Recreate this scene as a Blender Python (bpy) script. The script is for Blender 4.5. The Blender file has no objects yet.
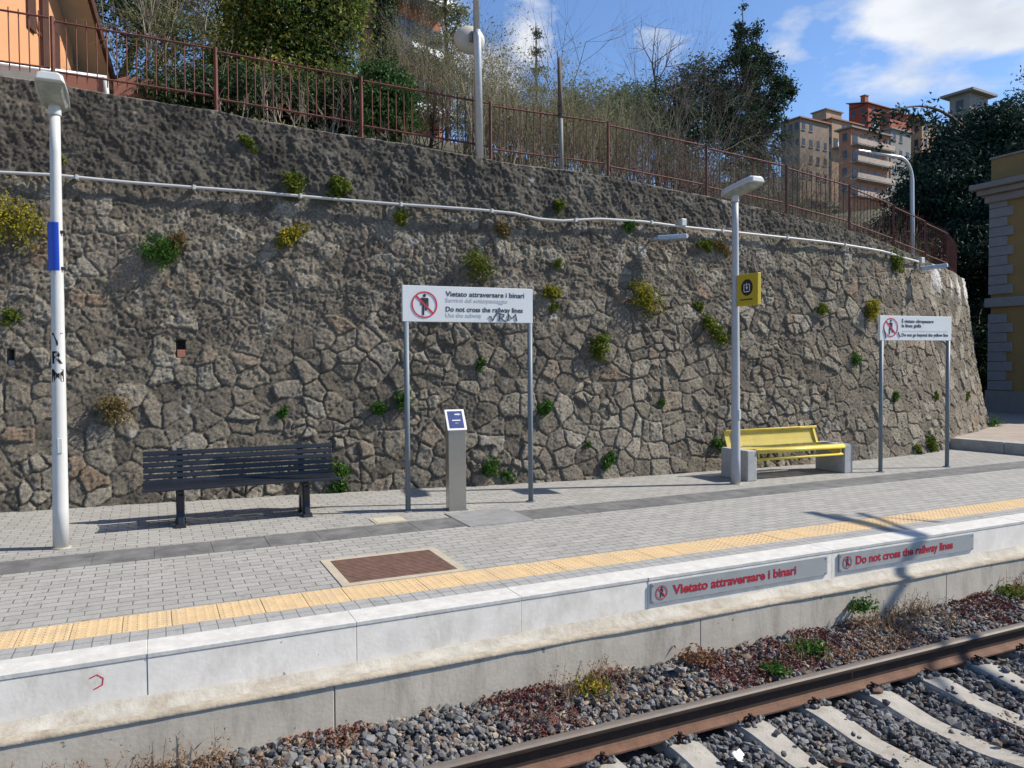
import bpy, math, random
import numpy as np
from mathutils import Vector, Matrix
from math import sin, cos, pi, radians, atan2, sqrt

scene = bpy.context.scene
COL = scene.collection
RNG = np.random.default_rng(7)

# ------------------------------------------------------------------ camera
F = 770.0
TH, PI_, RO, CH = radians(25.15), radians(1.71), radians(0.38), 1.75
_fw = np.array([sin(TH)*cos(PI_), cos(TH)*cos(PI_), -sin(PI_)])
_r0 = np.array([cos(TH), -sin(TH), 0.0]); _u0 = np.cross(_r0, _fw)
_r = _r0*cos(RO) - _u0*sin(RO); _u = _u0*cos(RO) + _r0*sin(RO)
CAM = np.array([0, 0, CH])
cd = bpy.data.cameras.new('camera'); cam = bpy.data.objects.new('camera', cd); COL.objects.link(cam)
cam.matrix_world = Matrix(((_r[0], _u[0], -_fw[0], 0), (_r[1], _u[1], -_fw[1], 0), (_r[2], _u[2], -_fw[2], CH), (0, 0, 0, 1)))
cd.sensor_fit = 'HORIZONTAL'; cd.sensor_width = 36; cd.lens = 36*F/1024; cd.clip_end = 3000; cd.clip_start = .05
scene.camera = cam

def ray(x, y): return _fw + _r*(x-512)/F - _u*(y-384)/F
def at(x, y, Y):                       # survey helper: picture position at a given distance across the track
    d = ray(x, y); return CAM + d*Y/d[1]
def atd(x, y, D): return CAM + ray(x, y)*D

# ------------------------------------------------------------------ light
EL = radians(42.5); SUN = np.array([.943*cos(EL), -.333*cos(EL), sin(EL)])
ROT = atan2(SUN[0], SUN[1])
sd = bpy.data.lights.new('sun', 'SUN'); so = bpy.data.objects.new('sun', sd); COL.objects.link(so)
sd.energy = 4.8; sd.angle = radians(.53); sd.color = (1, .93, .82)
so.rotation_euler = Vector(SUN).to_track_quat('Z', 'Y').to_euler()
so.location = (10, -5, 30)

W = bpy.data.worlds.new('World'); scene.world = W; W.use_nodes = True
nt = W.node_tree; nt.nodes.clear()
def N(t, **k):
    n = nt.nodes.new(t)
    for a, b in k.items(): setattr(n, a, b)
    return n
def mth(op, a, b=None, c=None, clamp=False):
    n = N('ShaderNodeMath', operation=op); n.use_clamp = clamp
    for i, v in enumerate((a, b, c)):
        if v is None: continue
        if isinstance(v, (int, float)): n.inputs[i].default_value = v
        else: nt.links.new(v, n.inputs[i])
    return n.outputs[0]
def vmth(op, a, b):
    n = N('ShaderNodeVectorMath', operation=op)
    for i, v in enumerate((a, b)):
        if isinstance(v, (tuple, list, np.ndarray)): n.inputs[i].default_value = tuple(float(q) for q in v)
        else: nt.links.new(v, n.inputs[i])
    return n
out = N('ShaderNodeOutputWorld'); bg = N('ShaderNodeBackground')
sky = N('ShaderNodeTexSky'); sky.sky_type = 'NISHITA'; sky.sun_disc = False
sky.sun_elevation = EL; sky.sun_rotation = ROT; sky.altitude = 300; sky.air_density = 1.0; sky.dust_density = .5; sky.ozone_density = 2.5
tc = N('ShaderNodeTexCoord'); DIR = vmth('NORMALIZE', tc.outputs['Generated'], (0, 0, 0)).outputs[0]
sep = N('ShaderNodeSeparateXYZ'); nt.links.new(DIR, sep.inputs[0])
nz = N('ShaderNodeTexNoise'); nz.inputs['Scale'].default_value = 9; nz.inputs['Detail'].default_value = 9; nz.inputs['Roughness'].default_value = .55
mp = N('ShaderNodeMapping'); mp.inputs['Scale'].default_value = (1, 1, 2.2); nt.links.new(DIR, mp.inputs[0]); nt.links.new(mp.outputs[0], nz.inputs['Vector'])
total = None
# clouds: centre direction, half width, half height (as tangents), weight
for (px, py, sx, sy, wt) in ((935, 12, .10, .040, 1.15), (1010, 28, .10, .038, 1.15), (880, 34, .045, .018, .6), (1200, 0, .25, .07, 1.0), (527, 38, .042, .05, .85), (495, 75, .05, .05, .9), (440, 60, .08, .07, .8),
                             (786, 38, .035, .032, .62), (650, 62, .055, .035, .42)):
    c = ray(px, py); c /= np.linalg.norm(c)
    rr = np.cross(c, (0, 0, 1)); rr /= np.linalg.norm(rr); uu = np.cross(rr, c)
    a = mth('DIVIDE', vmth('DOT_PRODUCT', DIR, rr).outputs['Value'], sx)
    b = mth('DIVIDE', vmth('DOT_PRODUCT', DIR, uu).outputs['Value'], sy)
    e = mth('ADD', mth('MULTIPLY', a, a), mth('MULTIPLY', b, b))
    m = mth('MULTIPLY', mth('POWER', 2.718, mth('MULTIPLY', e, -1)), wt)
    m = mth('MULTIPLY', m, mth('GREATER_THAN', vmth('DOT_PRODUCT', DIR, c).outputs['Value'], 0))
    total = m if total is None else mth('MAXIMUM', total, m)
dens = mth('ADD', total, mth('MULTIPLY', mth('SUBTRACT', nz.outputs[0], .5), 2.0))
dens = mth('MULTIPLY', mth('SUBTRACT', dens, .34), 2.1, clamp=True)
dens = mth('MULTIPLY', dens, .93)
nz2 = N('ShaderNodeTexNoise'); nz2.inputs['Scale'].default_value = 11; nz2.inputs['Detail'].default_value = 6
nt.links.new(mp.outputs[0], nz2.inputs['Vector'])
ccr = N('ShaderNodeValToRGB'); ccr.color_ramp.elements[0].position = .3; ccr.color_ramp.elements[0].color = (4.7, 5.0, 5.45, 1)
ccr.color_ramp.elements[1].position = .65; ccr.color_ramp.elements[1].color = (6.5, 6.6, 6.8, 1)
nt.links.new(nz2.outputs[0], ccr.inputs[0])
tint = N('ShaderNodeMix', data_type='RGBA', blend_type='MULTIPLY'); tint.inputs[0].default_value = 1
nt.links.new(sky.outputs[0], tint.inputs[6]); tint.inputs[7].default_value = (.90, 1.04, 1.22, 1)
mx = N('ShaderNodeMix', data_type='RGBA'); nt.links.new(dens, mx.inputs[0]); nt.links.new(tint.outputs[2], mx.inputs[6]); nt.links.new(ccr.outputs[0], mx.inputs[7])
nt.links.new(mx.outputs[2], bg.inputs[0]); bg.inputs[1].default_value = .100
nt.links.new(bg.outputs[0], out.inputs[0])
scene.view_settings.view_transform = 'Standard'; scene.view_settings.look = 'None'
scene.view_settings.exposure = 0.56; scene.view_settings.gamma = 1
scene.render.engine = 'CYCLES'

# ------------------------------------------------------------------ materials
def mat(name, col, rough=.75, metal=0., var=.18, vscale=6., bump=0., bscale=60., stain=None, sscale=2., samt=.5, coord='Object', spec=.4, trans=0., sstretch=1., speck=None):
    col = tuple(v*.84 for v in col); stain = tuple(v*.84 for v in stain) if stain else None
    m = bpy.data.materials.new(name); m.use_nodes = True; t = m.node_tree; t.nodes.clear(); L = t.links.new
    o = t.nodes.new('ShaderNodeOutputMaterial'); p = t.nodes.new('ShaderNodeBsdfPrincipled'); L(p.outputs[0], o.inputs[0])
    p.inputs['Roughness'].default_value = rough; p.inputs['Metallic'].default_value = metal; p.inputs['Specular IOR Level'].default_value = spec
    c = t.nodes.new('ShaderNodeTexCoord')
    n = t.nodes.new('ShaderNodeTexNoise'); n.inputs['Scale'].default_value = vscale; n.inputs['Detail'].default_value = 8; n.inputs['Roughness'].default_value = .65
    L(c.outputs[coord], n.inputs['Vector'])
    r = t.nodes.new('ShaderNodeValToRGB'); L(n.outputs[0], r.inputs[0])
    r.color_ramp.elements[0].position = .3; r.color_ramp.elements[1].position = .7
    r.color_ramp.elements[0].color = tuple(v*(1-var) for v in col)+(1,); r.color_ramp.elements[1].color = tuple(min(1, v*(1+var)) for v in col)+(1,)
    res = r.outputs[0]
    if stain:
        n2 = t.nodes.new('ShaderNodeTexNoise'); n2.inputs['Scale'].default_value = sscale; n2.inputs['Detail'].default_value = 10; n2.inputs['Roughness'].default_value = .7
        mg = t.nodes.new('ShaderNodeMapping'); mg.inputs['Scale'].default_value = (1, 1, sstretch); L(c.outputs[coord], mg.inputs[0]); L(mg.outputs[0], n2.inputs['Vector'])
        r2 = t.nodes.new('ShaderNodeValToRGB'); L(n2.outputs[0], r2.inputs[0]); r2.color_ramp.elements[0].position = .48; r2.color_ramp.elements[1].position = .72
        r2.color_ramp.elements[1].color = (samt,)*3+(1,)
        mm = t.nodes.new('ShaderNodeMix'); mm.data_type = 'RGBA'; L(r2.outputs[0], mm.inputs[0]); L(res, mm.inputs[6]); mm.inputs[7].default_value = tuple(stain)+(1,)
        res = mm.outputs[2]
    if speck:
        n5 = t.nodes.new('ShaderNodeTexNoise'); n5.inputs['Scale'].default_value = speck[1]; n5.inputs['Detail'].default_value = 6; n5.inputs['Roughness'].default_value = .6; L(c.outputs[coord], n5.inputs['Vector'])
        r5 = t.nodes.new('ShaderNodeValToRGB'); L(n5.outputs[0], r5.inputs[0]); r5.color_ramp.elements[0].position = speck[2]; r5.color_ramp.elements[1].position = speck[2]+.03; r5.color_ramp.elements[1].color = (.8,)*3+(1,)
        m5 = t.nodes.new('ShaderNodeMix'); m5.data_type = 'RGBA'; L(r5.outputs[0], m5.inputs[0]); L(res, m5.inputs[6]); m5.inputs[7].default_value = tuple(speck[0])+(1,); res = m5.outputs[2]
    L(res, p.inputs['Base Color'])
    if bump:
        n3 = t.nodes.new('ShaderNodeTexNoise'); n3.inputs['Scale'].default_value = bscale; n3.inputs['Detail'].default_value = 6
        L(c.outputs[coord], n3.inputs['Vector'])
        b = t.nodes.new('ShaderNodeBump'); b.inputs['Strength'].default_value = bump; b.inputs['Distance'].default_value = .01
        L(n3.outputs[0], b.inputs['Height']); L(b.outputs[0], p.inputs['Normal'])
    return m

def leafmat(name, cols, rough=.65, trans=.3, spec=.12, gain=1.25):
    """leaf colours picked per leaf through the 'rnd' attribute"""
    m = bpy.data.materials.new(name); m.use_nodes = True; t = m.node_tree; t.nodes.clear(); L = t.links.new
    o = t.nodes.new('ShaderNodeOutputMaterial'); p = t.nodes.new('ShaderNodeBsdfPrincipled')
    a = t.nodes.new('ShaderNodeAttribute'); a.attribute_name = 'rnd'
    cols = [tuple(v*gain for v in q) for q in cols]
    r = t.nodes.new('ShaderNodeValToRGB'); L(a.outputs['Fac'], r.inputs[0])
    while len(r.color_ramp.elements) < len(cols): r.color_ramp.elements.new(.5)
    for i, c in enumerate(cols):
        r.color_ramp.elements[i].position = i/(max(1, len(cols)-1)); r.color_ramp.elements[i].color = tuple(c)+(1,)
    L(r.outputs[0], p.inputs['Base Color']); p.inputs['Roughness'].default_value = rough; p.inputs['Specular IOR Level'].default_value = spec
    if trans:
        tr = t.nodes.new('ShaderNodeBsdfTranslucent'); L(r.outputs[0], tr.inputs[0])
        ms = t.nodes.new('ShaderNodeMixShader'); ms.inputs[0].default_value = trans; L(p.outputs[0], ms.inputs[1]); L(tr.outputs[0], ms.inputs[2]); L(ms.outputs[0], o.inputs[0])
    else: L(p.outputs[0], o.inputs[0])
    return m

def paver_mat(name, c1, c2, mortar, bw, rh, off=.5, msize=.006, bumpd=.006, rot=0., rough=.85, stain=(.33, .32, .29), warm=None):
    c1, c2, mortar, stain = [tuple(v*.86 for v in q) for q in (c1, c2, mortar, stain)]
    m = bpy.data.materials.new(name); m.use_nodes = True; t = m.node_tree; t.nodes.clear(); L = t.links.new
    o = t.nodes.new('ShaderNodeOutputMaterial'); p = t.nodes.new('ShaderNodeBsdfPrincipled'); L(p.outputs[0], o.inputs[0])
    c = t.nodes.new('ShaderNodeTexCoord'); mpg = t.nodes.new('ShaderNodeMapping'); mpg.inputs['Rotation'].default_value = (0, 0, rot); mpg.inputs['Location'].default_value = (.04, .02, 0)
    L(c.outputs['Object'], mpg.inputs[0])
    w = t.nodes.new('ShaderNodeTexNoise'); w.inputs['Scale'].default_value = 3; w.inputs['Detail'].default_value = 2; L(c.outputs['Object'], w.inputs['Vector'])
    wv = t.nodes.new('ShaderNodeVectorMath'); wv.operation = 'MULTIPLY_ADD'; L(w.outputs['Color'], wv.inputs[0]); wv.inputs[1].default_value = (.014, .014, 0); L(mpg.outputs[0], wv.inputs[2])
    b = t.nodes.new('ShaderNodeTexBrick'); L(wv.outputs[0], b.inputs['Vector']); b.offset = off; b.squash = 1
    b.inputs['Scale'].default_value = 1; b.inputs['Brick Width'].default_value = bw; b.inputs['Row Height'].default_value = rh; b.inputs['Mortar Size'].default_value = msize
    b.inputs['Mortar Smooth'].default_value = .3; b.inputs['Bias'].default_value = 0
    b.inputs['Color1'].default_value = c1+(1,); b.inputs['Color2'].default_value = c2+(1,); b.inputs['Mortar'].default_value = mortar+(1,)
    n = t.nodes.new('ShaderNodeTexNoise'); n.inputs['Scale'].default_value = 1.1; n.inputs['Detail'].default_value = 10; n.inputs['Roughness'].default_value = .7; L(c.outputs['Object'], n.inputs['Vector'])
    r = t.nodes.new('ShaderNodeValToRGB'); L(n.outputs[0], r.inputs[0]); r.color_ramp.elements[0].position = .45; r.color_ramp.elements[1].position = .75; r.color_ramp.elements[1].color = (.55,)*3+(1,)
    mm = t.nodes.new('ShaderNodeMix'); mm.data_type = 'RGBA'; L(r.outputs[0], mm.inputs[0]); L(b.outputs[0], mm.inputs[6]); mm.inputs[7].default_value = stain+(1,)
    n4 = t.nodes.new('ShaderNodeTexNoise'); n4.inputs['Scale'].default_value = 45; n4.inputs['Detail'].default_value = 6; L(c.outputs['Object'], n4.inputs['Vector'])
    r4 = t.nodes.new('ShaderNodeMapRange'); L(n4.outputs[0], r4.inputs[0]); r4.inputs[3].default_value = .78; r4.inputs[4].default_value = 1.2
    m2 = t.nodes.new('ShaderNodeMix'); m2.data_type = 'RGBA'; m2.blend_type = 'MULTIPLY'; m2.inputs[0].default_value = 1; L(mm.outputs[2], m2.inputs[6]); L(r4.outputs[0], m2.inputs[7])
    n6 = t.nodes.new('ShaderNodeTexNoise'); n6.inputs['Scale'].default_value = 6; n6.inputs['Detail'].default_value = 9; n6.inputs['Roughness'].default_value = .7; L(c.outputs['Object'], n6.inputs['Vector'])
    r6 = t.nodes.new('ShaderNodeValToRGB'); L(n6.outputs[0], r6.inputs[0]); r6.color_ramp.elements[0].position = .54; r6.color_ramp.elements[1].position = .74; r6.color_ramp.elements[0].color = (1, 1, 1, 1); r6.color_ramp.elements[1].color = (.6, .59, .57, 1)
    m6 = t.nodes.new('ShaderNodeMix'); m6.data_type = 'RGBA'; m6.blend_type = 'MULTIPLY'; m6.inputs[0].default_value = 1; L(m2.outputs[2], m6.inputs[6]); L(r6.outputs[0], m6.inputs[7]); m2 = m6
    L(m2.outputs[2], p.inputs['Base Color']); p.inputs['Roughness'].default_value = rough; p.inputs['Specular IOR Level'].default_value = .25
    ad = t.nodes.new('ShaderNodeMath'); ad.operation = 'MULTIPLY_ADD'; L(n4.outputs[0], ad.inputs[0]); ad.inputs[1].default_value = .25
    iv = t.nodes.new('ShaderNodeMath'); iv.operation = 'SUBTRACT'; iv.inputs[0].default_value = 1; L(b.outputs['Fac'], iv.inputs[1]); L(iv.outputs[0], ad.inputs[2])
    bp = t.nodes.new('ShaderNodeBump'); bp.inputs['Distance'].default_value = bumpd; bp.inputs['Strength'].default_value = .9; L(ad.outputs[0], bp.inputs['Height']); L(bp.outputs[0], p.inputs['Normal'])
    return m

M = {}
M['pave'] = paver_mat('grey_pavers', (.325, .317, .295), (.39, .38, .352), (.11, .105, .095), .2, .107, msize=.0042)
M['soldier'] = paver_mat('grey_soldier_pavers', (.33, .33, .325), (.37, .37, .36), (.15, .148, .14), .105, .211, off=0, msize=.0035)
M['guide'] = mat('dark_slab', (.14, .139, .137), .75, var=.35, vscale=4, bump=.2, bscale=80, stain=(.26, .255, .245), sscale=3.5, samt=.8)
M['guide_light'] = mat('worn_slab', (.27, .27, .265), .75, var=.2, vscale=5, bump=.2, bscale=80)
M['yellow_tile'] = mat('tactile_yellow', (.64, .46, .25), .85, var=.12, vscale=7, bump=.3, bscale=60, stain=(.52, .41, .27), sscale=3, samt=.8, speck=((.3, .25, .17), 14, .68))
M['white_edge'] = mat('white_edge_paint', (.62, .605, .565), .8, var=.14, vscale=9, bump=.25, bscale=30, stain=(.52, .50, .46), sscale=6, samt=.75, speck=((.25, .24, .22), 11, .68))
M['edge_concrete'] = mat('limewashed_concrete', (.90, .845, .76), .85, var=.12, vscale=4, bump=.12, bscale=35, stain=(.60, .54, .45), sscale=6, samt=.7, sstretch=.5, speck=((.16, .14, .12), 13, .69))
M['fillet'] = mat('mortar_fillet', (.46, .43, .37), .9, var=.2, vscale=6, bump=.6, bscale=25, stain=(.28, .22, .15), sscale=5, samt=.8)
M['base_concrete'] = mat('old_concrete', (.60, .545, .45), .9, var=.16, vscale=2.5, bump=.16, bscale=40, stain=(.30, .265, .21), sscale=5, samt=.75, sstretch=.22, speck=((.12, .11, .09), 9, .68))
M['ledge'] = mat('ledge_dirt', (.43, .375, .29), .95, var=.25, vscale=8, bump=.7, bscale=30, stain=(.2, .15, .1), sscale=6, samt=.6)
M['sleeper'] = mat('sleeper_concrete', (.40, .375, .325), .9, var=.15, vscale=6, bump=.3, bscale=70, stain=(.24, .20, .155), sscale=7, samt=.85, speck=((.12, .09, .07), 18, .66))
M['rail_rust'] = mat('rail_rust', (.155, .082, .052), .85, 0., var=.3, vscale=9, bump=.3, bscale=60, stain=(.18, .10, .065), sscale=3)
M['rail_web'] = mat('rail_web_shaded', (.05, .034, .026), .85, 0, var=.3, vscale=9)  # rust brown darkened: shade below the rail head put into the colour
M['rail_head'] = mat('rail_head', (.165, .14, .118), .62, .1, var=.15, vscale=12, stain=(.16, .10, .07), sscale=5)
M['clip'] = mat('clip_rust', (.06, .032, .024), .8, .2, var=.3)
M['fence'] = mat('fence_rust_red', (.135, .045, .034), .75, 0, var=.35, vscale=5, stain=(.10, .04, .03), sscale=9)
M['shaded_white_paint'] = mat('shaded_pole_paint', (.44, .455, .475), .45, var=.06, vscale=5)  # white pole paint greyed: the right post's shade put into the colour
M['white_paint'] = mat('white_pole_paint', (.62, .62, .60), .4, var=.05, vscale=5, stain=(.55, .54, .5), sscale=4, samt=.5)
M['lamp_white'] = mat('lamp_housing', (.60, .62, .60), .4, var=.06)
M['lamp_under'] = mat('lamp_underside', (.36, .38, .33), .45, var=.3, vscale=12)
M['lamp_glass'] = mat('lamp_glass', (.42, .45, .42), .2, var=.1)
M['galv'] = mat('galvanised', (.50, .53, .55), .45, .5, var=.12, vscale=14)
M['post_blue'] = mat('grey_blue_post', (.17, .205, .235), .5, .0, var=.08)
M['sign_white'] = mat('sign_white', (.78, .80, .80), .45, var=.03, vscale=3, stain=(.66, .68, .67), sscale=2, samt=.5)
M['black'] = mat('black_print', (.02, .022, .03), .6, var=.05)
M['grey_print'] = mat('grey_print', (.60, .61, .62), .6, var=.05)
M['red'] = mat('red_print', (.62, .035, .07), .5, var=.06)
M['red_text'] = mat('red_lettering', (.44, .025, .045), .5, var=.08)
M['plaque'] = mat('plaque_grey', (.43, .45, .45), .5, .2, var=.06, vscale=3, stain=(.34, .35, .34), sscale=4)
M['marker'] = mat('marker_ink', (.03, .028, .03), .7, var=.1)
M['bench_black'] = mat('bench_blue_black', (.012, .014, .02), .4, 0, var=.3, spec=.5)
M['bench_yellow'] = mat('bench_yellow', (.80, .62, .09), .45, var=.08, vscale=4, stain=(.58, .46, .14), sscale=6)
M['bench_block'] = mat('bench_concrete', (.42, .42, .41), .9, var=.12, vscale=14, bump=.5, bscale=90)
M['blue'] = mat('blue_plate', (.015, .075, .55), .4, var=.05)
M['yellow'] = mat('yellow_plate', (.56, .42, .03), .4, var=.06)
M['steel'] = mat('brushed_steel', (.50, .47, .43), .3, .92, var=.06, vscale=20)
M['screen'] = mat('screen_blue', (.07, .09, .22), .25, var=.2, vscale=9)
M['screen_frame'] = mat('screen_frame', (.82, .81, .77), .4, var=.04)
M['grate'] = mat('grate_rust', (.17, .095, .07), .85, .0, var=.3, vscale=12)
M['grate_frame'] = mat('grate_frame', (.47, .41, .31), .8, var=.15, vscale=9, bump=.3)
M['cover'] = mat('cover_beige', (.50, .46, .35), .85, var=.12, vscale=9, bump=.3)
M['conduit'] = mat('white_conduit', (.56, .56, .55), .5, var=.08)
M['wood'] = mat('weathered_wood', (.12, .095, .075), .85, var=.3, vscale=4, bump=.4, bscale=20)
M['wood_grey'] = mat('pole_grey', (.22, .215, .205), .7, var=.15)
M['dish'] = mat('dish_beige', (.55, .51, .43), .6, var=.08)
M['soil'] = mat('hill_soil', (.09, .085, .05), .95, var=.4, vscale=1.2, bump=.6, bscale=8, stain=(.05, .07, .03), sscale=.8, samt=.8)
M['ground'] = mat('ground_gravel', (.13, .125, .115), .95, var=.3, vscale=3, bump=.6, bscale=30)
M['ballast_bed'] = mat('ballast_bed', (.07, .066, .064), .95, var=.4, vscale=20, bump=1, bscale=40)
M['orange_wall'] = mat('orange_render', (.66, .33, .165), .85, var=.06, vscale=2, bump=.1, bscale=40)
M['soffit'] = mat('cream_soffit', (.52, .45, .33), .8, var=.08)
M['brown'] = mat('brown_wood', (.075, .035, .025), .6, var=.2)
M['roof_tile'] = mat('roof_tile', (.30, .13, .08), .8, var=.3, vscale=4, bump=.4, bscale=20)
M['terracotta'] = mat('terracotta_wall', (.36, .15, .10), .85, var=.15, vscale=3, bump=.3)
M['plaster_grey'] = mat('plaster_grey', (.36, .34, .31), .9, var=.15, vscale=3, bump=.3)
M['ochre'] = mat('ochre_render', (.31, .205, .08), .85, var=.1, vscale=1.5, bump=.15, bscale=30, stain=(.36, .24, .10), sscale=1)
M['quoin'] = mat('quoin_stone', (.27, .268, .268), .85, var=.1, vscale=4, bump=.3)
M['cornice'] = mat('cornice_stone', (.27, .25, .235), .85, var=.12, vscale=4, bump=.2)
M['path'] = paver_mat('tan_paving', (.42, .36, .30), (.37, .30, .25), (.26, .24, .21), .3, .3, msize=.01, stain=(.3, .27, .24))
M['kerb'] = mat('kerb_stone', (.40, .385, .35), .9, var=.15, vscale=5, bump=.4, bscale=50, stain=(.2, .19, .17), sscale=4)
M['paper'] = mat('white_paper', (.8, .8, .8), .7, var=.03)
M['bark'] = mat('bark_brown', (.085, .065, .05), .9, var=.3, vscale=8, bump=.5, bscale=30)
M['twig'] = mat('twig_grey', (.25, .205, .16), .85, var=.3, vscale=3)
M['twig_pale'] = mat('twig_pale', (.36, .32, .255), .85, var=.25, vscale=3)
M['twig_tan'] = mat('dry_stalk_tan', (.27, .225, .15), .85, var=.35, vscale=2)
M['twig_dark'] = mat('twig_purple_brown', (.15, .105, .09), .85, var=.35, vscale=2)
M['brick_orange'] = mat('brick_orange', (.33, .12, .065), .85, var=.12, vscale=4, bump=.2)
M['window_dark'] = mat('window_glass', (.045, .05, .055), .25, var=.2)
M['shutter'] = mat('shutter_brown', (.12, .085, .06), .7, var=.2)

def perforated():
    m = mat('perforated_yellow', (.76, .60, .10), .5, var=.08, vscale=4, stain=(.58, .46, .14), sscale=6); t = m.node_tree; L = t.links.new
    o = next(n for n in t.nodes if n.type == 'OUTPUT_MATERIAL'); p = next(n for n in t.nodes if n.type == 'BSDF_PRINCIPLED')
    tr = t.nodes.new('ShaderNodeBsdfTransparent'); ms = t.nodes.new('ShaderNodeMixShader'); ms.inputs[0].default_value = .38; L(p.outputs[0], ms.inputs[1]); L(tr.outputs[0], ms.inputs[2]); L(ms.outputs[0], o.inputs[0]); return m
M['perforated'] = perforated()
L_laurel = leafmat('leaf_laurel', [(.03, .06, .015), (.06, .10, .022), (.13, .16, .035), (.24, .23, .05)])
L_ivy = leafmat('leaf_ivy', [(.018, .05, .014), (.04, .085, .025), (.075, .13, .045)])
L_dark = leafmat('leaf_dark', [(.012, .028, .014), (.02, .045, .02), (.04, .068, .026)], trans=.12)
L_dark2 = leafmat('leaf_holm', [(.016, .034, .016), (.03, .055, .022), (.062, .09, .03)], trans=.12)
L_cedar = leafmat('leaf_cedar', [(.012, .028, .02), (.022, .045, .03), (.036, .062, .036)], trans=.1)
L_cypress = leafmat('leaf_cypress', [(.01, .026, .01), (.022, .048, .016), (.035, .065, .02)], trans=.1)
L_olive = leafmat('leaf_olive', [(.055, .075, .028), (.10, .115, .04), (.17, .165, .065)], gain=1.6)
L_grey = leafmat('leaf_greygreen', [(.045, .07, .032), (.08, .105, .05), (.12, .14, .065)], gain=1.6)
L_tuft = leafmat('leaf_tuft', [(.05, .085, .015), (.10, .14, .02), (.22, .22, .03)], gain=1.1)
L_tufty = leafmat('leaf_tuft_yellow', [(.09, .11, .015), (.24, .22, .025), (.40, .31, .03)], gain=1.1)
L_tuftg = leafmat('leaf_tuft_green', [(.025, .07, .012), (.05, .12, .02), (.09, .18, .03)], gain=1.1)
L_tuftb = leafmat('leaf_tuft_brown', [(.09, .075, .03), (.17, .125, .05), (.25, .19, .08)])
L_sedum = leafmat('leaf_sedum', [(.09, .028, .026), (.17, .055, .042), (.17, .095, .06), (.26, .17, .10)], trans=.1)
L_dry = leafmat('leaf_dry', [(.14, .075, .045), (.24, .15, .075), (.19, .055, .04)], trans=.1)

# ballast stones coloured per stone
def stone_mat():
    m = leafmat('ballast_stone', [(.065, .062, .06), (.13, .13, .13), (.22, .22, .22), (.13, .085, .065), (.34, .29, .22)], rough=.85, trans=0, spec=.2, gain=.95)
    return m
M['stone'] = stone_mat()

# ------------------------------------------------------------------ object helpers
def link(o, parent=None):
    COL.objects.link(o)
    if parent is not None: o.parent = parent
    return o
def tag(o, label=None, cat=None, group=None, kind=None):
    if label: o['label'] = label
    if cat: o['category'] = cat
    if group: o['group'] = group
    if kind: o['kind'] = kind
    return o
def thing(name, label, cat, loc=(0, 0, 0), rz=0, group=None):
    o = bpy.data.objects.new(name, None); o.empty_display_size = .1; link(o)
    o.location = tuple(float(v) for v in loc); o.rotation_euler = (0, 0, rz)
    return tag(o, label, cat, group)
def copy_tree(o, parent=None):
    c = o.copy(); COL.objects.link(c)
    if parent is not None: c.parent = parent
    for ch in list(o.children): copy_tree(ch, c)
    return c

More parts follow.
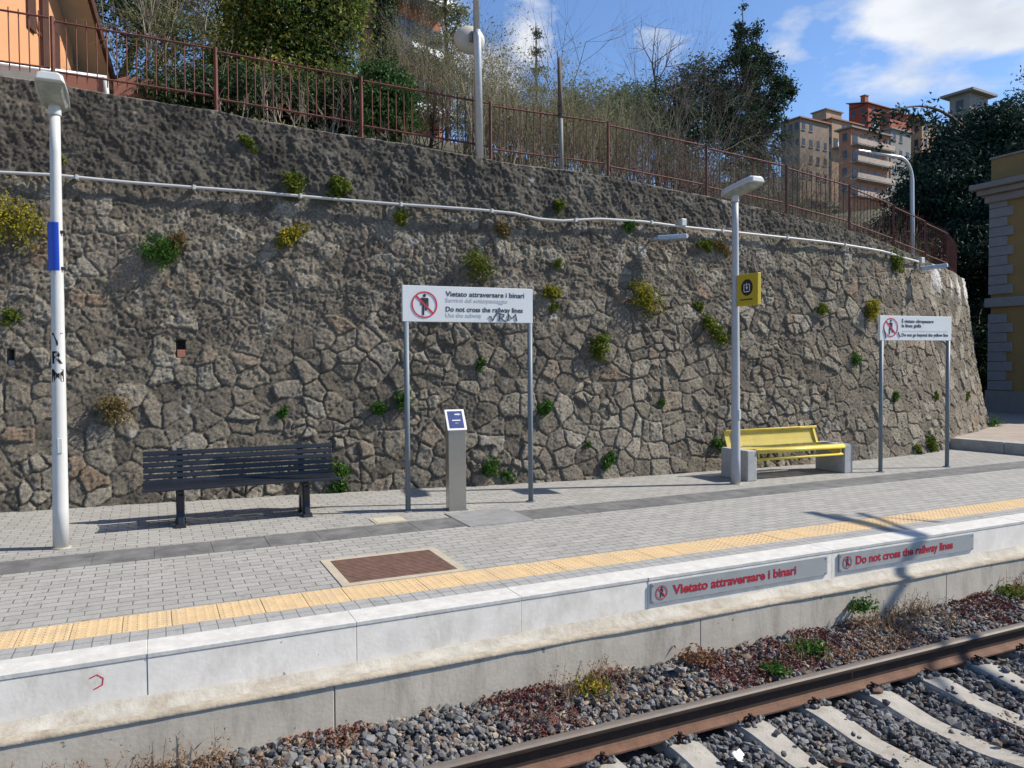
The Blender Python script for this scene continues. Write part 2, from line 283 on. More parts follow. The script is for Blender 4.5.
class MB:
    def __init__(s): s.v = []; s.f = []
    def add(s, V, Fc):
        o = len(s.v); s.v += [tuple(float(q) for q in p) for p in V]; s.f += [tuple(int(i)+o for i in f) for f in Fc]; return s
    def box(s, c, d, R=None):
        hx, hy, hz = d[0]/2, d[1]/2, d[2]/2
        P = np.array([(-hx, -hy, -hz), (hx, -hy, -hz), (hx, hy, -hz), (-hx, hy, -hz), (-hx, -hy, hz), (hx, -hy, hz), (hx, hy, hz), (-hx, hy, hz)])
        if R is not None: P = P @ np.array(R).T
        return s.add(P+np.array(c), [(0, 3, 2, 1), (4, 5, 6, 7), (0, 1, 5, 4), (1, 2, 6, 5), (2, 3, 7, 6), (3, 0, 4, 7)])
    def bb(s, a, b):
        a = np.array(a, float); b = np.array(b, float); return s.box((a+b)/2, np.abs(b-a))
    def tube(s, pts, rad, n=10, cap=True):
        pts = [np.array(p, float) for p in pts]; k = len(pts)
        if np.isscalar(rad): rad = [rad]*k
        V = []; up = None
        for i in range(k):
            d = pts[min(i+1, k-1)]-pts[max(i-1, 0)]; d /= np.linalg.norm(d)+1e-9
            if up is None: up = np.array((0, 0, 1.)) if abs(d[2]) < .9 else np.array((1., 0, 0))
            a = np.cross(d, up); a /= np.linalg.norm(a)+1e-9; b = np.cross(a, d); up = b
            for j in range(n):
                t = 2*pi*j/n; V.append(pts[i]+rad[i]*(a*cos(t)+b*sin(t)))
        Fc = [(i*n+j, i*n+(j+1) % n, (i+1)*n+(j+1) % n, (i+1)*n+j) for i in range(k-1) for j in range(n)]
        if cap: Fc += [tuple(range(n-1, -1, -1)), tuple((k-1)*n+j for j in range(n))]
        return s.add(V, Fc)
    def prism(s, poly, o, ua, va, th):
        """polygon in (u,v) with thickness th along ua x va"""
        ua = np.array(ua, float); va = np.array(va, float); w = np.cross(ua, va); o = np.array(o, float); n = len(poly)
        A = [o+ua*p[0]+va*p[1] for p in poly]; Bk = [p-w*th for p in A]
        return s.add(A+Bk, [tuple(range(n)), tuple(range(2*n-1, n-1, -1))]+[(i, i+n, (i+1) % n+n, (i+1) % n) for i in range(n)])
    def ring(s, c, r0, r1, o, ua, va, th, n=36):
        ua = np.array(ua, float); va = np.array(va, float); w = np.cross(ua, va); o = np.array(o, float); V = []
        for r, k in ((r0, 0), (r1, 0), (r0, th), (r1, th)):
            V += [o+ua*(c[0]+r*cos(2*pi*j/n))+va*(c[1]+r*sin(2*pi*j/n))-w*k for j in range(n)]
        Fc = []
        for j in range(n):
            k = (j+1) % n; Fc += [(j, k, n+k, n+j)[::-1], (2*n+j, 2*n+k, 3*n+k, 3*n+j), (n+j, n+k, 3*n+k, 3*n+j)[::-1], (j, k, 2*n+k, 2*n+j)]
        return s.add(V, Fc)
    def build(s, name, m, parent=None, smooth=False, bevel=0, seg=2):
        me = bpy.data.meshes.new(name); me.from_pydata(s.v, [], s.f); me.update()
        if smooth:
            me.polygons.foreach_set('use_smooth', [True]*len(me.polygons))
        me.materials.append(m); o = link(bpy.data.objects.new(name, me), parent)
        if bevel:
            md = o.modifiers.new('Bevel', 'BEVEL'); md.width = bevel; md.segments = seg; md.limit_method = 'ANGLE'
        return o

def npmesh(name, V, Fc, m, parent=None, smooth=False, attrs=None):
    V = np.asarray(V, np.float32); Fc = np.asarray(Fc, np.int32); k = Fc.shape[1]; nf = len(Fc)
    me = bpy.data.meshes.new(name); me.vertices.add(len(V)); me.vertices.foreach_set('co', V.ravel())
    me.loops.add(nf*k); me.loops.foreach_set('vertex_index', Fc.ravel())
    me.polygons.add(nf); me.polygons.foreach_set('loop_start', np.arange(nf, dtype=np.int32)*k)
    try: me.polygons.foreach_set('loop_total', np.full(nf, k, np.int32))
    except Exception: pass
    me.update(calc_edges=True)
    me.polygons.foreach_set('use_smooth', np.full(nf, smooth))
    for an, (kind, data) in (attrs or {}).items():
        at_ = me.attributes.new(an, kind, 'POINT')
        at_.data.foreach_set('color' if kind == 'FLOAT_COLOR' else 'value', np.asarray(data, np.float32).ravel())
    me.materials.append(m)
    return link(bpy.data.objects.new(name, me), parent)

_txt_cache = {}
def text_polys(body, bold=0.):
    k = (body, bold)
    if k not in _txt_cache:
        cu = bpy.data.curves.new('txt', 'FONT'); cu.body = body; cu.size = 1; cu.offset = bold; cu.extrude = .01; cu.resolution_u = 4
        ob = bpy.data.objects.new('txt', cu); COL.objects.link(ob)
        dg = bpy.context.evaluated_depsgraph_get(); me = bpy.data.meshes.new_from_object(ob.evaluated_get(dg))
        V = np.array([v.co[:] for v in me.vertices]); Fc = [tuple(p.vertices) for p in me.polygons]
        bpy.data.objects.remove(ob); bpy.data.curves.remove(cu); bpy.data.meshes.remove(me)
        _txt_cache[k] = (V, Fc)
    return _txt_cache[k]
def put_text(mb, body, o, ua, va, x, y, h, width=None, bold=0., th=.002):
    """text with cap height h, left at x, baseline y, in the plane (o, ua, va)"""
    V, Fc = text_polys(body, bold); V = V.copy(); sc = h/.70
    V[:, 0] -= V[:, 0].min(); sx = sc if width is None else width/V[:, 0].max()
    ua = np.array(ua, float); va = np.array(va, float); w = np.cross(ua, va)
    z = (V[:, 2]-V[:, 2].min())/max(1e-6, V[:, 2].max()-V[:, 2].min())
    P = np.array(o)+np.outer(V[:, 0]*sx+x, ua)+np.outer(V[:, 1]*sc+y, va)+np.outer(z*th, w)
    mb.add(P, Fc); return mb

# ------------------------------------------------------------------ noise helpers
_tab = np.random.default_rng(3).random((256, 256))
def vnoise(x, y):
    xi = np.floor(x).astype(int); yi = np.floor(y).astype(int); fx = x-xi; fy = y-yi
    fx = fx*fx*fx*(fx*(fx*6-15)+10); fy = fy*fy*fy*(fy*(fy*6-15)+10)
    g = lambda a, b: _tab[a & 255, b & 255]
    return (g(xi, yi)*(1-fx)+g(xi+1, yi)*fx)*(1-fy)+(g(xi, yi+1)*(1-fx)+g(xi+1, yi+1)*fx)*fy
def fbm(x, y, oct=5, gain=.5):
    a = 1; s = 0; t = 0
    for i in range(oct):
        s = s+a*vnoise(x+17.3*i, y+9.1*i); t += a; a *= gain; x = x*2.03; y = y*2.03
    return s/t-.5
def sstep(a, b, x):
    t = np.clip((x-a)/(b-a), 0, 1); return t*t*(3-2*t)

# ------------------------------------------------------------------ plan of the stone wall
CP = np.array([(-9, 11.9), (-5, 11.25), (-1.65, 10.78), (0, 10.62), (2.3, 10.32), (4.4, 9.93), (6.3, 9.70), (8.2, 9.58), (10, 9.48), (11.4, 9.45), (12.8, 9.58), (14.5, 10.05), (16.3, 10.70), (17.6, 11.45), (18.5, 12.5), (19.0, 14.0), (19.1, 16), (19.0, 18)], float)
def spline(C, n=60):
    o = []
    for i in range(len(C)-1):
        p0 = C[max(i-1, 0)]; p1 = C[i]; p2 = C[i+1]; p3 = C[min(i+2, len(C)-1)]; t = np.linspace(0, 1, n, endpoint=False)[:, None]
        o.append(.5*(2*p1+(p2-p0)*t+(2*p0-5*p1+4*p2-p3)*t*t+(3*p1-p0-3*p2+p3)*t**3))
    return np.vstack(o+[C[-1:]])
WB = spline(CP); WS = np.r_[0, np.cumsum(np.linalg.norm(np.diff(WB, axis=0), axis=1))]
WT = np.gradient(WB, axis=0); WT /= np.linalg.norm(WT, axis=1)[:, None]; WN = np.c_[-WT[:, 1], WT[:, 0]]
def wbase(s): return np.stack([np.interp(s, WS, WB[:, 0]), np.interp(s, WS, WB[:, 1])], -1)
def wnorm(s):
    n = np.stack([np.interp(s, WS, WN[:, 0]), np.interp(s, WS, WN[:, 1])], -1); return n/np.linalg.norm(n, axis=-1, keepdims=True)
def batter(h): return np.where(h < 1.5, .2*h, .3+.12*(h-1.5))
TOPS = np.array([(0, 5.9), (4, 5.6), (7.35, 5.36), (8.09, 5.31), (8.85, 5.24), (9.9, 5.17), (10.43, 5.08), (11.82, 4.96), (13.52, 4.77), (13.85, 4.72), (14.83, 4.67), (15.75, 4.62), (17.34, 4.46), (17.62, 4.43), (19.3, 4.24), (20.87, 4.02), (21.55, 3.93), (22.42, 3.81), (23.37, 3.71), (24.39, 3.65), (25.57, 3.58), (26.6, 3.5), (28, 3.38), (30, 3.25), (33, 3.1), (36, 3.0)])
COND = np.array([(0, 4.25), (7.35, 4.11), (7.98, 4.12), (8.83, 4.09), (10.43, 4.06), (12.29, 3.99), (13.48, 3.96), (14.0, 3.935), (14.4, 3.87), (14.77, 3.86), (15.4, 3.925), (16.2, 3.93), (16.93, 3.89), (18.54, 3.84), (19.87, 3.80), (21.5, 3.72), (22.28, 3.65), (22.9, 3.63)])
def wtop(s): return np.interp(s, TOPS[:, 0], TOPS[:, 1])
def wpt(s, h, out=0.):                   # a point on the wall face, 'out' metres in front of it
    p = wbase(np.array(float(s)))+wnorm(np.array(float(s)))*(float(batter(np.array(h)))-out); return np.array([p[0], p[1], h])

def voronoi(x, y, cx, cy, seed, jit=.85):
    rg = np.random.default_rng(seed); J = rg.random((512, 128, 2))*jit+(1-jit)/2; R = rg.random((512, 128))
    X = x/cx; Y = y/cy; xi = np.floor(X).astype(int); yi = np.floor(Y).astype(int)
    best = np.full(x.shape, 1e9); bx = np.zeros_like(x); by = np.zeros_like(x); br = np.zeros_like(x)
    cand = []
    for i in range(-2, 3):
        for j in range(-2, 3):
            a = (xi+i) % 512; b = (yi+j) % 128; px = (xi+i+J[a, b, 0])*cx; py = (yi+j+J[a, b, 1])*cy
            d = (px-x)**2+(py-y)**2; m = d < best
            best = np.where(m, d, best); bx = np.where(m, px, bx); by = np.where(m, py, by); br = np.where(m, R[a, b], br)
            cand.append((px, py))
    e = np.full(x.shape, 1e9)
    for px, py in cand:
        dx = px-bx; dy = py-by; l = np.sqrt(dx*dx+dy*dy); ok = l > 1e-6
        d = ((bx+px)/2-x)*dx/np.maximum(l, 1e-6)+((by+py)/2-y)*dy/np.maximum(l, 1e-6)
        e = np.where(ok, np.minimum(e, d), e)
    return e, br

def wall_mat():
    m = bpy.data.materials.new('rubble_stone'); m.use_nodes = True; t = m.node_tree; t.nodes.clear(); L = t.links.new
    o = t.nodes.new('ShaderNodeOutputMaterial'); p = t.nodes.new('ShaderNodeBsdfPrincipled'); L(p.outputs[0], o.inputs[0])
    p.inputs['Roughness'].default_value = .95; p.inputs['Specular IOR Level'].default_value = .15
    a = t.nodes.new('ShaderNodeAttribute'); a.attribute_name = 'tint'; s = t.nodes.new('ShaderNodeSeparateColor'); L(a.outputs['Color'], s.inputs[0])
    c = t.nodes.new('ShaderNodeTexCoord')
    def noise(sc, d=8, r=.6):
        n = t.nodes.new('ShaderNodeTexNoise'); n.inputs['Scale'].default_value = sc; n.inputs['Detail'].default_value = d; n.inputs['Roughness'].default_value = r; L(c.outputs['Object'], n.inputs['Vector']); return n.outputs[0]
    def ramp(f, els):
        r = t.nodes.new('ShaderNodeValToRGB'); L(f, r.inputs[0])
        while len(r.color_ramp.elements) < len(els): r.color_ramp.elements.new(.5)
        for i, (q, col) in enumerate(els): r.color_ramp.elements[i].position = q; r.color_ramp.elements[i].color = tuple(col)+(1,)
        return r.outputs[0]
    def mix(f, A, B, bl='MIX'):
        n = t.nodes.new('ShaderNodeMix'); n.data_type = 'RGBA'; n.blend_type = bl
        for q, i in ((f, 0), (A, 6), (B, 7)):
            if isinstance(q, (int, float)): n.inputs[i].default_value = q
            elif isinstance(q, tuple): n.inputs[i].default_value = q+(1,)
            else: L(q, n.inputs[i])
        return n.outputs[2]
    base = ramp(s.outputs[0], [(0, (.17, .152, .13)), (.3, (.235, .21, .178)), (.7, (.30, .27, .226)), (.93, (.40, .37, .32)), (1, (.30, .225, .17))])
    base = mix(1., base, ramp(noise(2.2), [(.3, (.72, .72, .73)), (.7, (1.15, 1.12, 1.06))]), 'MULTIPLY')
    base = mix(1., base, ramp(noise(34, 8, .75), [(.34, (.42, .42, .42)), (.5, (1, 1, 1)), (.68, (1.7, 1.66, 1.6))]), 'MULTIPLY')  # random speckle: shade of hollows and grit highlights put into the stone colour
    base = mix(s.outputs[1], base, ramp(noise(9), [(.3, (.10, .088, .072)), (.7, (.20, .178, .145))]))
    up = ramp(noise(2.1, 12, .75), [(.38, (.072, .066, .06)), (.50, (.14, .128, .112)), (.62, (.25, .228, .195))])
    up = mix(1., up, ramp(noise(30, 8, .75), [(.33, (.6, .6, .6)), (.7, (1.3, 1.3, 1.28))]), 'MULTIPLY')
    base = mix(s.outputs[2], base, up)
    base = mix(1., base, (.76, .75, .72), 'MULTIPLY')
    a2 = t.nodes.new('ShaderNodeAttribute'); a2.attribute_name = 'lime'
    base = mix(a2.outputs['Fac'], base, (.62, .60, .57))
    L(base, p.inputs['Base Color'])
    bp = t.nodes.new('ShaderNodeBump'); bp.inputs['Distance'].default_value = .026; bp.inputs['Strength'].default_value = 1.
    L(noise(48, 10, .85), bp.inputs['Height']); L(bp.outputs[0], p.inputs['Normal'])
    return m

def build_wall():
    ds = .015; S = np.arange(3.4, 32.5, ds); nr = 330; Vv = np.linspace(0, 1, nr)
    top = wtop(S)[:, None]; top = top+.02*fbm(S*1.3, S*0, 4)[:, None]+.012*fbm(S*9, S*0+5, 3)[:, None]
    s = np.repeat(S[:, None], nr, 1); h = -.15+(top+.15)*Vv[None, :]
    qx = s+.14*fbm(s*1.6, h*1.6, 3)+.05*fbm(s*8, h*8, 3); qy = h+.14*fbm(s*1.6+40, h*1.6+11, 3)+.05*fbm(s*8+20, h*8+31, 3)
    e, r = voronoi(qx, qy, .31, .245, 11, .95)
    e2, r2 = voronoi(qx+3.3, qy+7.7, .185, .15, 12, .95)
    small = (fbm(s*.8+5, h*.8, 3) > .03)*1.
    small = small*sstep(.0, .02, np.abs(fbm(s*.8+5, h*.8, 3)-.03))
    e = np.where(small > .5, np.minimum(e2, e+.03), e); r = np.where(small > .5, r2, r)
    cond = np.interp(S, np.r_[COND[:, 0], 24.5, 36], np.r_[COND[:, 1], 3.62, 3.6])[:, None]
    zone = sstep(-.10, .10, h-cond+.02+.22*fbm(s*1.1, h*1.1, 4))
    zone = zone*(1-sstep(23.5, 26, s))
    midz = sstep(1.5, 2.9, h+1.5*fbm(s*.7, h*.7+3, 4)-.11*np.clip(s-11, -4, 9))
    body = sstep(.002, .018, e)
    A = .025*(1-midz)+.015*midz
    grit = .030*fbm(s*3.5, h*3.5, 3, .5)+.018*fbm(s*13, h*13, 3, .6)+.030*fbm(s*30, h*30, 2, .8)
    facet = (fbm(s*3+r*57, h*3+r*31, 2)*.05)                     # each stone has a dressed face of its own tilt
    dsp = A*body+(r-.5)*(.028*(1-midz)+.012*midz)*body+facet*body*(1-.5*midz)+grit*(.55+.45*body)*(.75+.35*midz)
    rib = np.exp(-((e-.002)/.014)**2); amt = np.clip(.25+3.2*fbm(s*1.3+9, h*1.3, 3), 0, 1)
    dsp = dsp+midz*.015*rib*amt - midz*.018*np.exp(-((e-.034)/.014)**2)*np.clip(.45+3*fbm(s*1.5, h*1.5+30, 3), 0, 1)
    pits = np.clip(fbm(s*14+80, h*14, 3, .7)-.18, 0, 1); dsp = dsp-.16*pits*(.4+.6*midz)
    updsp = .12*fbm(s*2.2+.9*h, h*1.5+60, 5, .62)+.035*fbm(s*10+4*h, h*8, 4, .7)+.045*fbm(s*28, h*28, 2, .8)
    dsp = dsp*(1-.55*zone)+updsp*zone*.75
    # openings of the wall drains
    holes = ((9.36, 9.475, 1.82, 2.06), (7.47, 7.55, 1.74, 1.93))
    for (a, b, c, d) in holes:
        ins = (s > a) & (s < b) & (h > c) & (h < d); dsp = np.where(ins, -.2, dsp)
    p = wbase(s.ravel()).reshape(s.shape+(2,)); n = wnorm(s.ravel()).reshape(s.shape+(2,))
    off = batter(h)-dsp
    P = np.concatenate([p+n*off[..., None], h[..., None]], -1)
    # coping strip and back
    back = [(.03, .015), (.16, .02), (.34, .015), (.42, -.02), (.42, -1.2)]
    ext = []
    for o_, dz in back:
        q = p[:, -1]+n[:, -1]*(batter(top)+o_); ext.append(np.concatenate([q, top+dz+.012*fbm(S*6, S*0+o_*30, 3)[:, None]], -1))
    P = np.concatenate([P, np.stack(ext, 1)], 1); ns, nc = P.shape[:2]
    idx = np.arange(ns*nc).reshape(ns, nc)
    Fc = np.stack([idx[:-1, :-1], idx[1:, :-1], idx[1:, 1:], idx[:-1, 1:]], -1).reshape(-1, 4)
    pad = lambda a, v: np.concatenate([a, np.full((ns, len(back)), v)], 1)
    joint = (1-sstep(.003, .022, e))*(.55-.2*midz)
    tint = np.stack([pad(r, .5), pad(joint, 0), pad(zone*.95, .8), np.ones((ns, nc))], -1)
    tint[:, -5:, 0] = .97; tint[:, -5:-2, 2] = .15
    lime = sstep(.0, .16, fbm(s*3.2, h*.9, 4)+.02)*sstep(23.3, 24.2, s)*(1-sstep(27, 28, s))*sstep(.75, .25, top-h)
    lime = np.maximum(lime, sstep(.26, .36, fbm(s*3.7+70, h*3.4, 5))*.35)
    lime = np.concatenate([lime, np.tile(np.array([.25, .25, .2, .1, 0]), (ns, 1))], 1)
    w = npmesh('retaining_wall', P.reshape(-1, 3), Fc, wall_mat(), None, True, {'tint': ('FLOAT_COLOR', tint.reshape(-1, 4)), 'lime': ('FLOAT', lime.ravel())})
    tag(w, 'long curved rubble stone retaining wall with dark weathered top behind the platform', 'stone wall')
    q = wpt(9.418, 1.875, -.05); b = MB().box(q, (.1, .12, .1)).build('drain_brick', M['terracotta'], w, bevel=.006)
    q = wpt(7.51, 1.77, -.06); b = MB().box(q, (.07, .12, .06)).build('drain_stone', M['quoin'], w, bevel=.006)
    return w
wall = build_wall()

# ------------------------------------------------------------------ ground, hill
WSd = np.linspace(0, WS[-1], 700); WBd = wbase(WSd); WNd = wnorm(WSd); WTopd = wtop(WSd)
def behind(X, Y):
    d = (X[:, None]-WBd[None, :, 0])**2+(Y[:, None]-WBd[None, :, 1])**2; j = d.argmin(1)
    sd = (X-WBd[j, 0])*WNd[j, 0]+(Y-WBd[j, 1])*WNd[j, 1]; return sd, WTopd[j]
def hz(x, y):
    X = np.atleast_1d(np.array(x, float)); Y = np.atleast_1d(np.array(y, float)); sd, tp = behind(X, Y)
    dd = np.maximum(sd-1.1, 0)
    z = tp-.12+(.02+.34*np.maximum(sstep(-.9, 1.2, X-.10*(Y-14)), sstep(18.4, 20.5, Y)))*np.minimum(dd, 8)+.30*np.clip(dd-8, 0, 40)+.14*np.maximum(dd-48, 0)+.15*fbm(X*.4, Y*.4, 3)*np.clip(dd, 0, 1)
    z = np.where(sd < .3, -.5, z)
    # right of the curve: yard level, then the town hill
    far = .16+.27*np.maximum(X*.6+Y*.8-46, 0)
    wl = sstep(36, 19, X)*sstep(20, 30, Y)
    z = np.where(X > 18.9, np.maximum(far, far+(z-far)*wl), z)
    return z if np.ndim(x) else float(z[0])
def grid(name, x0, x1, y0, y1, st, m, keep=None, dz=0):
    xs = np.arange(x0, x1+1e-6, st); ys = np.arange(y0, y1+1e-6, st); X, Y = np.meshgrid(xs, ys, indexing='ij')
    z = hz(X.ravel(), Y.ravel())+dz; P = np.stack([X.ravel(), Y.ravel(), z], -1); idx = np.arange(X.size).reshape(X.shape)
    Fc = np.stack([idx[:-1, :-1], idx[1:, :-1], idx[1:, 1:], idx[:-1, 1:]], -1).reshape(-1, 4)
    if keep is not None:
        k = keep(P[:, 0], P[:, 1]); Fc = Fc[k[Fc].all(1)]
    return tag(npmesh(name, P, Fc, m, None, True), kind='structure')
def knear(X, Y):
    sd, tp = behind(X, Y); return (sd > 1.0) & (X < 18.9)
grid('hillside', -10, 18.75, 10, 21, .25, M['soil'], knear)
grid('far_hill', -150, 18.6, 20.8, 220, 2.2, M['soil'], None, -.05)
grid('town_hill', 18.4, 260, 14, 220, 3, M['soil'], lambda X, Y: Y > 15, -.03)
g = MB().add([(-400, -400, -.95), (400, -400, -.95), (400, 500, -.95), (-400, 500, -.95)], [(0, 1, 2, 3)]).build('ground', M['ground']); tag(g, kind='structure')

# ------------------------------------------------------------------ platform
X0, X1 = -14., 44.
def sheet(name, m, x0, x1, y0, y1, z): return tag(MB().add([(x0, y0, z), (x1, y0, z), (x1, y1, z), (x0, y1, z)], [(0, 1, 2, 3)]).build(name, m), kind='structure')
tag(MB().bb((X0, 5.33, -.5), (X1, 13.5, 0)).build('platform_paving', M['pave']), kind='structure')
rg = random.Random(5)
tag(MB().add([(X0, 5.344, .003), (X1, 5.344, .003), (X1, 5.556, .003), (X0, 5.556, .003)], [(0, 1, 2, 3)]).build('edging_pavers', M['soldier']), kind='structure')
mb = MB(); x = X0
while x < X1:                                           # dark guide slabs
    w = .5; mb.bb((x+.001, 7.56, -.03), (x+w-.001, 8.05, .006+rg.uniform(-.001, .0015))); x += w
tag(mb.build('guide_strip', M['guide'], bevel=.003), kind='structure')
tag(MB().bb((3.02, 7.50, -.03), (3.78, 8.28, .011)).build('worn_slab', M['guide_light'], bevel=.003), kind='structure')
# yellow tactile tiles with studs
mb = MB(); x = X0; k = 0
while x < X1:
    mb.bb((x+.002, 5.555, -.03), (x+.298, 5.915, .006+rg.uniform(-.001, .002))); x += .3
tl = tag(mb.build('tactile_strip', M['yellow_tile'], bevel=.002), kind='structure')
n = 8; P = []; Fc = []
for i in range(int(26/.06)):
    for j in range(7):
        cx = -4+i*.06; cy = 5.585+j*.05
        if (cx+14) % .3 < .02 or (cx+14) % .3 > .285: continue
        o = len(P)
        for r_, z_ in ((.017, .004), (.011, .0095)):
            P += [(cx+r_*cos(2*pi*q/6), cy+r_*sin(2*pi*q/6), z_) for q in range(6)]
        Fc += [(o+q, o+(q+1) % 6, o+6+(q+1) % 6, o+6+q) for q in range(6)]+[(o+6, o+7, o+8, o+9), (o+9, o+10, o+11, o+6)]
npmesh('stud', P, Fc, M['yellow_tile'], tl)['kind'] = 'stuff'
# platform edge: coping, blocks, fillet
pe = bpy.data.objects.new('platform_edge', None); link(pe); tag(pe, kind='structure')
JX = [-13.6, -11.3, -9, -6.7, -4.4, -2.2, -.05, 1.22, 2.45, 3.58, 5.6, 8.38, 10.7, 13, 15.3, 17.6, 20, 24, 28, 32, 36, 40, 44]
for a, b in zip(JX[:-1], JX[1:]):
    dz = rg.uniform(-.003, .003)
    MB().bb((a+.0005, 5.079+dz, -.022), (b-.0005, 5.343, .008+dz*.3)).build('coping', M['white_edge'], pe, bevel=.004)
    MB().bb((a+.0012, 5.083+dz, -.30), (b-.0012, 5.32, -.0225)).build('edge_block', M['edge_concrete'], pe, bevel=.003)
xs = np.linspace(X0, X1, 420); V = []; Fc = []
for i, xx in enumerate(xs):
    wv = .02*float(fbm(np.array(xx*.9), np.array(2.), 4))*2
    V += [(xx, 5.085, -.255+wv), (xx, 5.070, -.27+wv), (xx, 5.04-.3*abs(wv), -.305+wv*.4), (xx, 4.985+.3*wv, -.325), (xx, 4.985, -.4), (xx, 5.3, -.4), (xx, 5.3, -.255+wv)]
for i in range(len(xs)-1):
    for j in range(6): o = i*7+j; Fc.append((o, o+7, o+8, o+1))
npmesh('mortar_fillet', V, np.array(Fc)[:, ::-1], M['fillet'], pe, True)
LJ = [-14, -11, -8, -5, -2, 1.04, 4.0, 7.0, 10, 13, 16, 19, 24, 29, 34, 39, 44]
pb = bpy.data.objects.new('platform_base', None); link(pb); tag(pb, kind='structure')
for a, b in zip(LJ[:-1], LJ[1:]):
    MB().bb((a+.002, 4.955, -1.1), (b-.002, 5.3, -.335)).build('base_wall', M['base_concrete'], pb, bevel=.006)
V = []; Fc = []
for i, xx in enumerate(xs):
    wv = float(fbm(np.array(xx*2.1), np.array(8.), 4))
    V += [(xx, 4.945+.012*wv, -.342), (xx, 4.942+.012*wv, -.322), (xx, 5.02, -.316+.01*wv), (xx, 5.1, -.312)]
for i in range(len(xs)-1):
    for j in range(3): o = i*4+j; Fc.append((o, o+1, o+5, o+4))
npmesh('ledge_dirt', V, np.array(Fc)[:, ::-1], M['ledge'], pb, True)
# raised yard right of the wall, with kerb
tag(MB().add([(14.25, 10.4, .2), (14.42, 6.2, .2), (60, 6.2, .2), (60, 60, .2), (19.5, 60, .2), (18.6, 13, .2)], [(0, 1, 2, 3, 4, 5)]).build('yard_paving', M['path']), kind='structure')
mb = MB(); pts = [(13.98, 9.86), (14.12, 8.9), (14.26, 7.7), (14.42, 6.2)]
for (a, b) in zip(pts[:-1], pts[1:]):
    a = np.array(a); b = np.array(b); d = (b-a)/np.linalg.norm(b-a); nn = np.array((-d[1], d[0])); c = (a+b)/2; L_ = np.linalg.norm(b-a)-.008
    R = np.array([(d[0], nn[0], 0), (d[1], nn[1], 0), (0, 0, 1)]); mb.box((c[0]+nn[0]*.15, c[1]+nn[1]*.15, .1), (L_, .3, .212), R)
mb.bb((14.42, 6.0, -.3), (44, 6.3, .206))
tag(mb.build('yard_kerb', M['kerb'], bevel=.012), kind='structure')
# opposite platform under the viewer
op = tag(MB().bb((X0, -4, -.9), (X1, .95, 0)).build('opposite_platform', M['pave']), kind='structure')

# ------------------------------------------------------------------ track
tag(MB().bb((X0, .9, -.94), (X1, 5.0, -.83)).build('ballast_bed', M['ballast_bed']), kind='structure')
RY = (4.135, 2.63)
prof = [(-.07, 0), (.07, 0), (.07, .012), (.02, .03), (.009, .045), (.009, .115), (.022, .128), (.034, .136), (.036, .150), (.036, .160), (.028, .170), (.010, .1725), (-.010, .1725), (-.028, .170), (-.036, .160), (-.036, .150), (-.034, .136), (-.022, .128), (-.009, .115), (-.009, .045), (-.02, .03), (-.07, .012)]
for y, lab in zip(RY, ('rust brown steel rail running beside the platform wall', 'rust brown rail cut off by the bottom right corner of the photo')):
    t = thing('rail', lab, 'rail', (0, y, -.742), group='rails of the track')
    n = len(prof); V = [(xx, p[0], p[1]) for xx in (-14, 40) for p in prof]
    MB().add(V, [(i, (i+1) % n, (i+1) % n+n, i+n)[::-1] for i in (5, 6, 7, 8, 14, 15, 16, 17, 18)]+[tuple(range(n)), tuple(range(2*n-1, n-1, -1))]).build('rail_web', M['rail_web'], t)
    MB().add(V, [(i, (i+1) % n, (i+1) % n+n, i+n)[::-1] for i in (0, 1, 2, 3, 4, 19, 20, 21)]).build('rail_foot', M['rail_rust'], t)
    V = [(xx, p[0], p[1]) for xx in (-14, 40) for p in prof[9:15]]
    MB().add(V, [(i, i+1, i+7, i+6)[::-1] for i in range(5)]).build('rail_head', M['rail_head'], t, smooth=True)
# one sleeper, then copies
YC = sum(RY)/2
def sleeper_mesh():
    ys = np.linspace(-1.2, 1.2, 41); V = []; Fc = []
    for y in ys:
        a = abs(y); mid = sstep(.62, .15, np.array(a)); end = sstep(.9, 1.2, np.array(a))
        zt = -.752-.055*float(mid)-.03*float(end); wt = .115-.012*float(mid); wb = .15-.02*float(mid)
        V += [(-wb, y, -1.0), (-wt-.008, y, zt-.02), (-wt+.012, y, zt), (wt-.012, y, zt), (wt+.008, y, zt-.02), (wb, y, -1.0)]
    for i in range(40):
        for j in range(6): o = i*6; Fc.append((o+j, o+6+j, o+6+(j+1) % 6, o+(j+1) % 6))
    return MB().add(V, [f[::-1] for f in Fc]+[tuple(range(6)), tuple(range(245, 239, -1))])
def clip_mb(sx, sy):
    mb = MB(); pts = []
    for k in range(13):
        a = k/12*2*pi*.85; pts.append((sx*(.02+.03*cos(a)), sy*(.098+.035*sin(a)), -.715+.03*sin(a*.5)))
    mb.tube(pts, .009, 6); mb.tube([(sx*.02, sy*.06, -.72), (0, sy*.1, -.70), (-sx*.03, sy*.14, -.735)], .009, 6)
    mb.box((0, sy*.10, -.742), (.10, .06, .022)); mb.tube([(0, sy*.1, -.75), (0, sy*.1, -.69)], .013, 6)
    return mb
CL = {}
def make_sleeper(x, label):
    t = thing('sleeper', label, 'sleeper', (x, YC, 0), rg.uniform(-.008, .008), group='concrete sleepers under the rails')
    if 'body' not in CL:
        CL['body'] = sleeper_mesh().build('sleeper_body', M['sleeper'], t, bevel=0)
        for ry in (RY[0]-YC, RY[1]-YC):
            for sy in (-1, 1):
                c = clip_mb(1, sy).build('rail_clip', M['clip'], t, smooth=True); c.scale = (.8, .8, .8); c.location = (0, ry+sy*.012, -.15)
        CL['t'] = t
    return t
s0 = make_sleeper(3.70, 'concrete sleeper just right of the white paper scrap, third from the left')
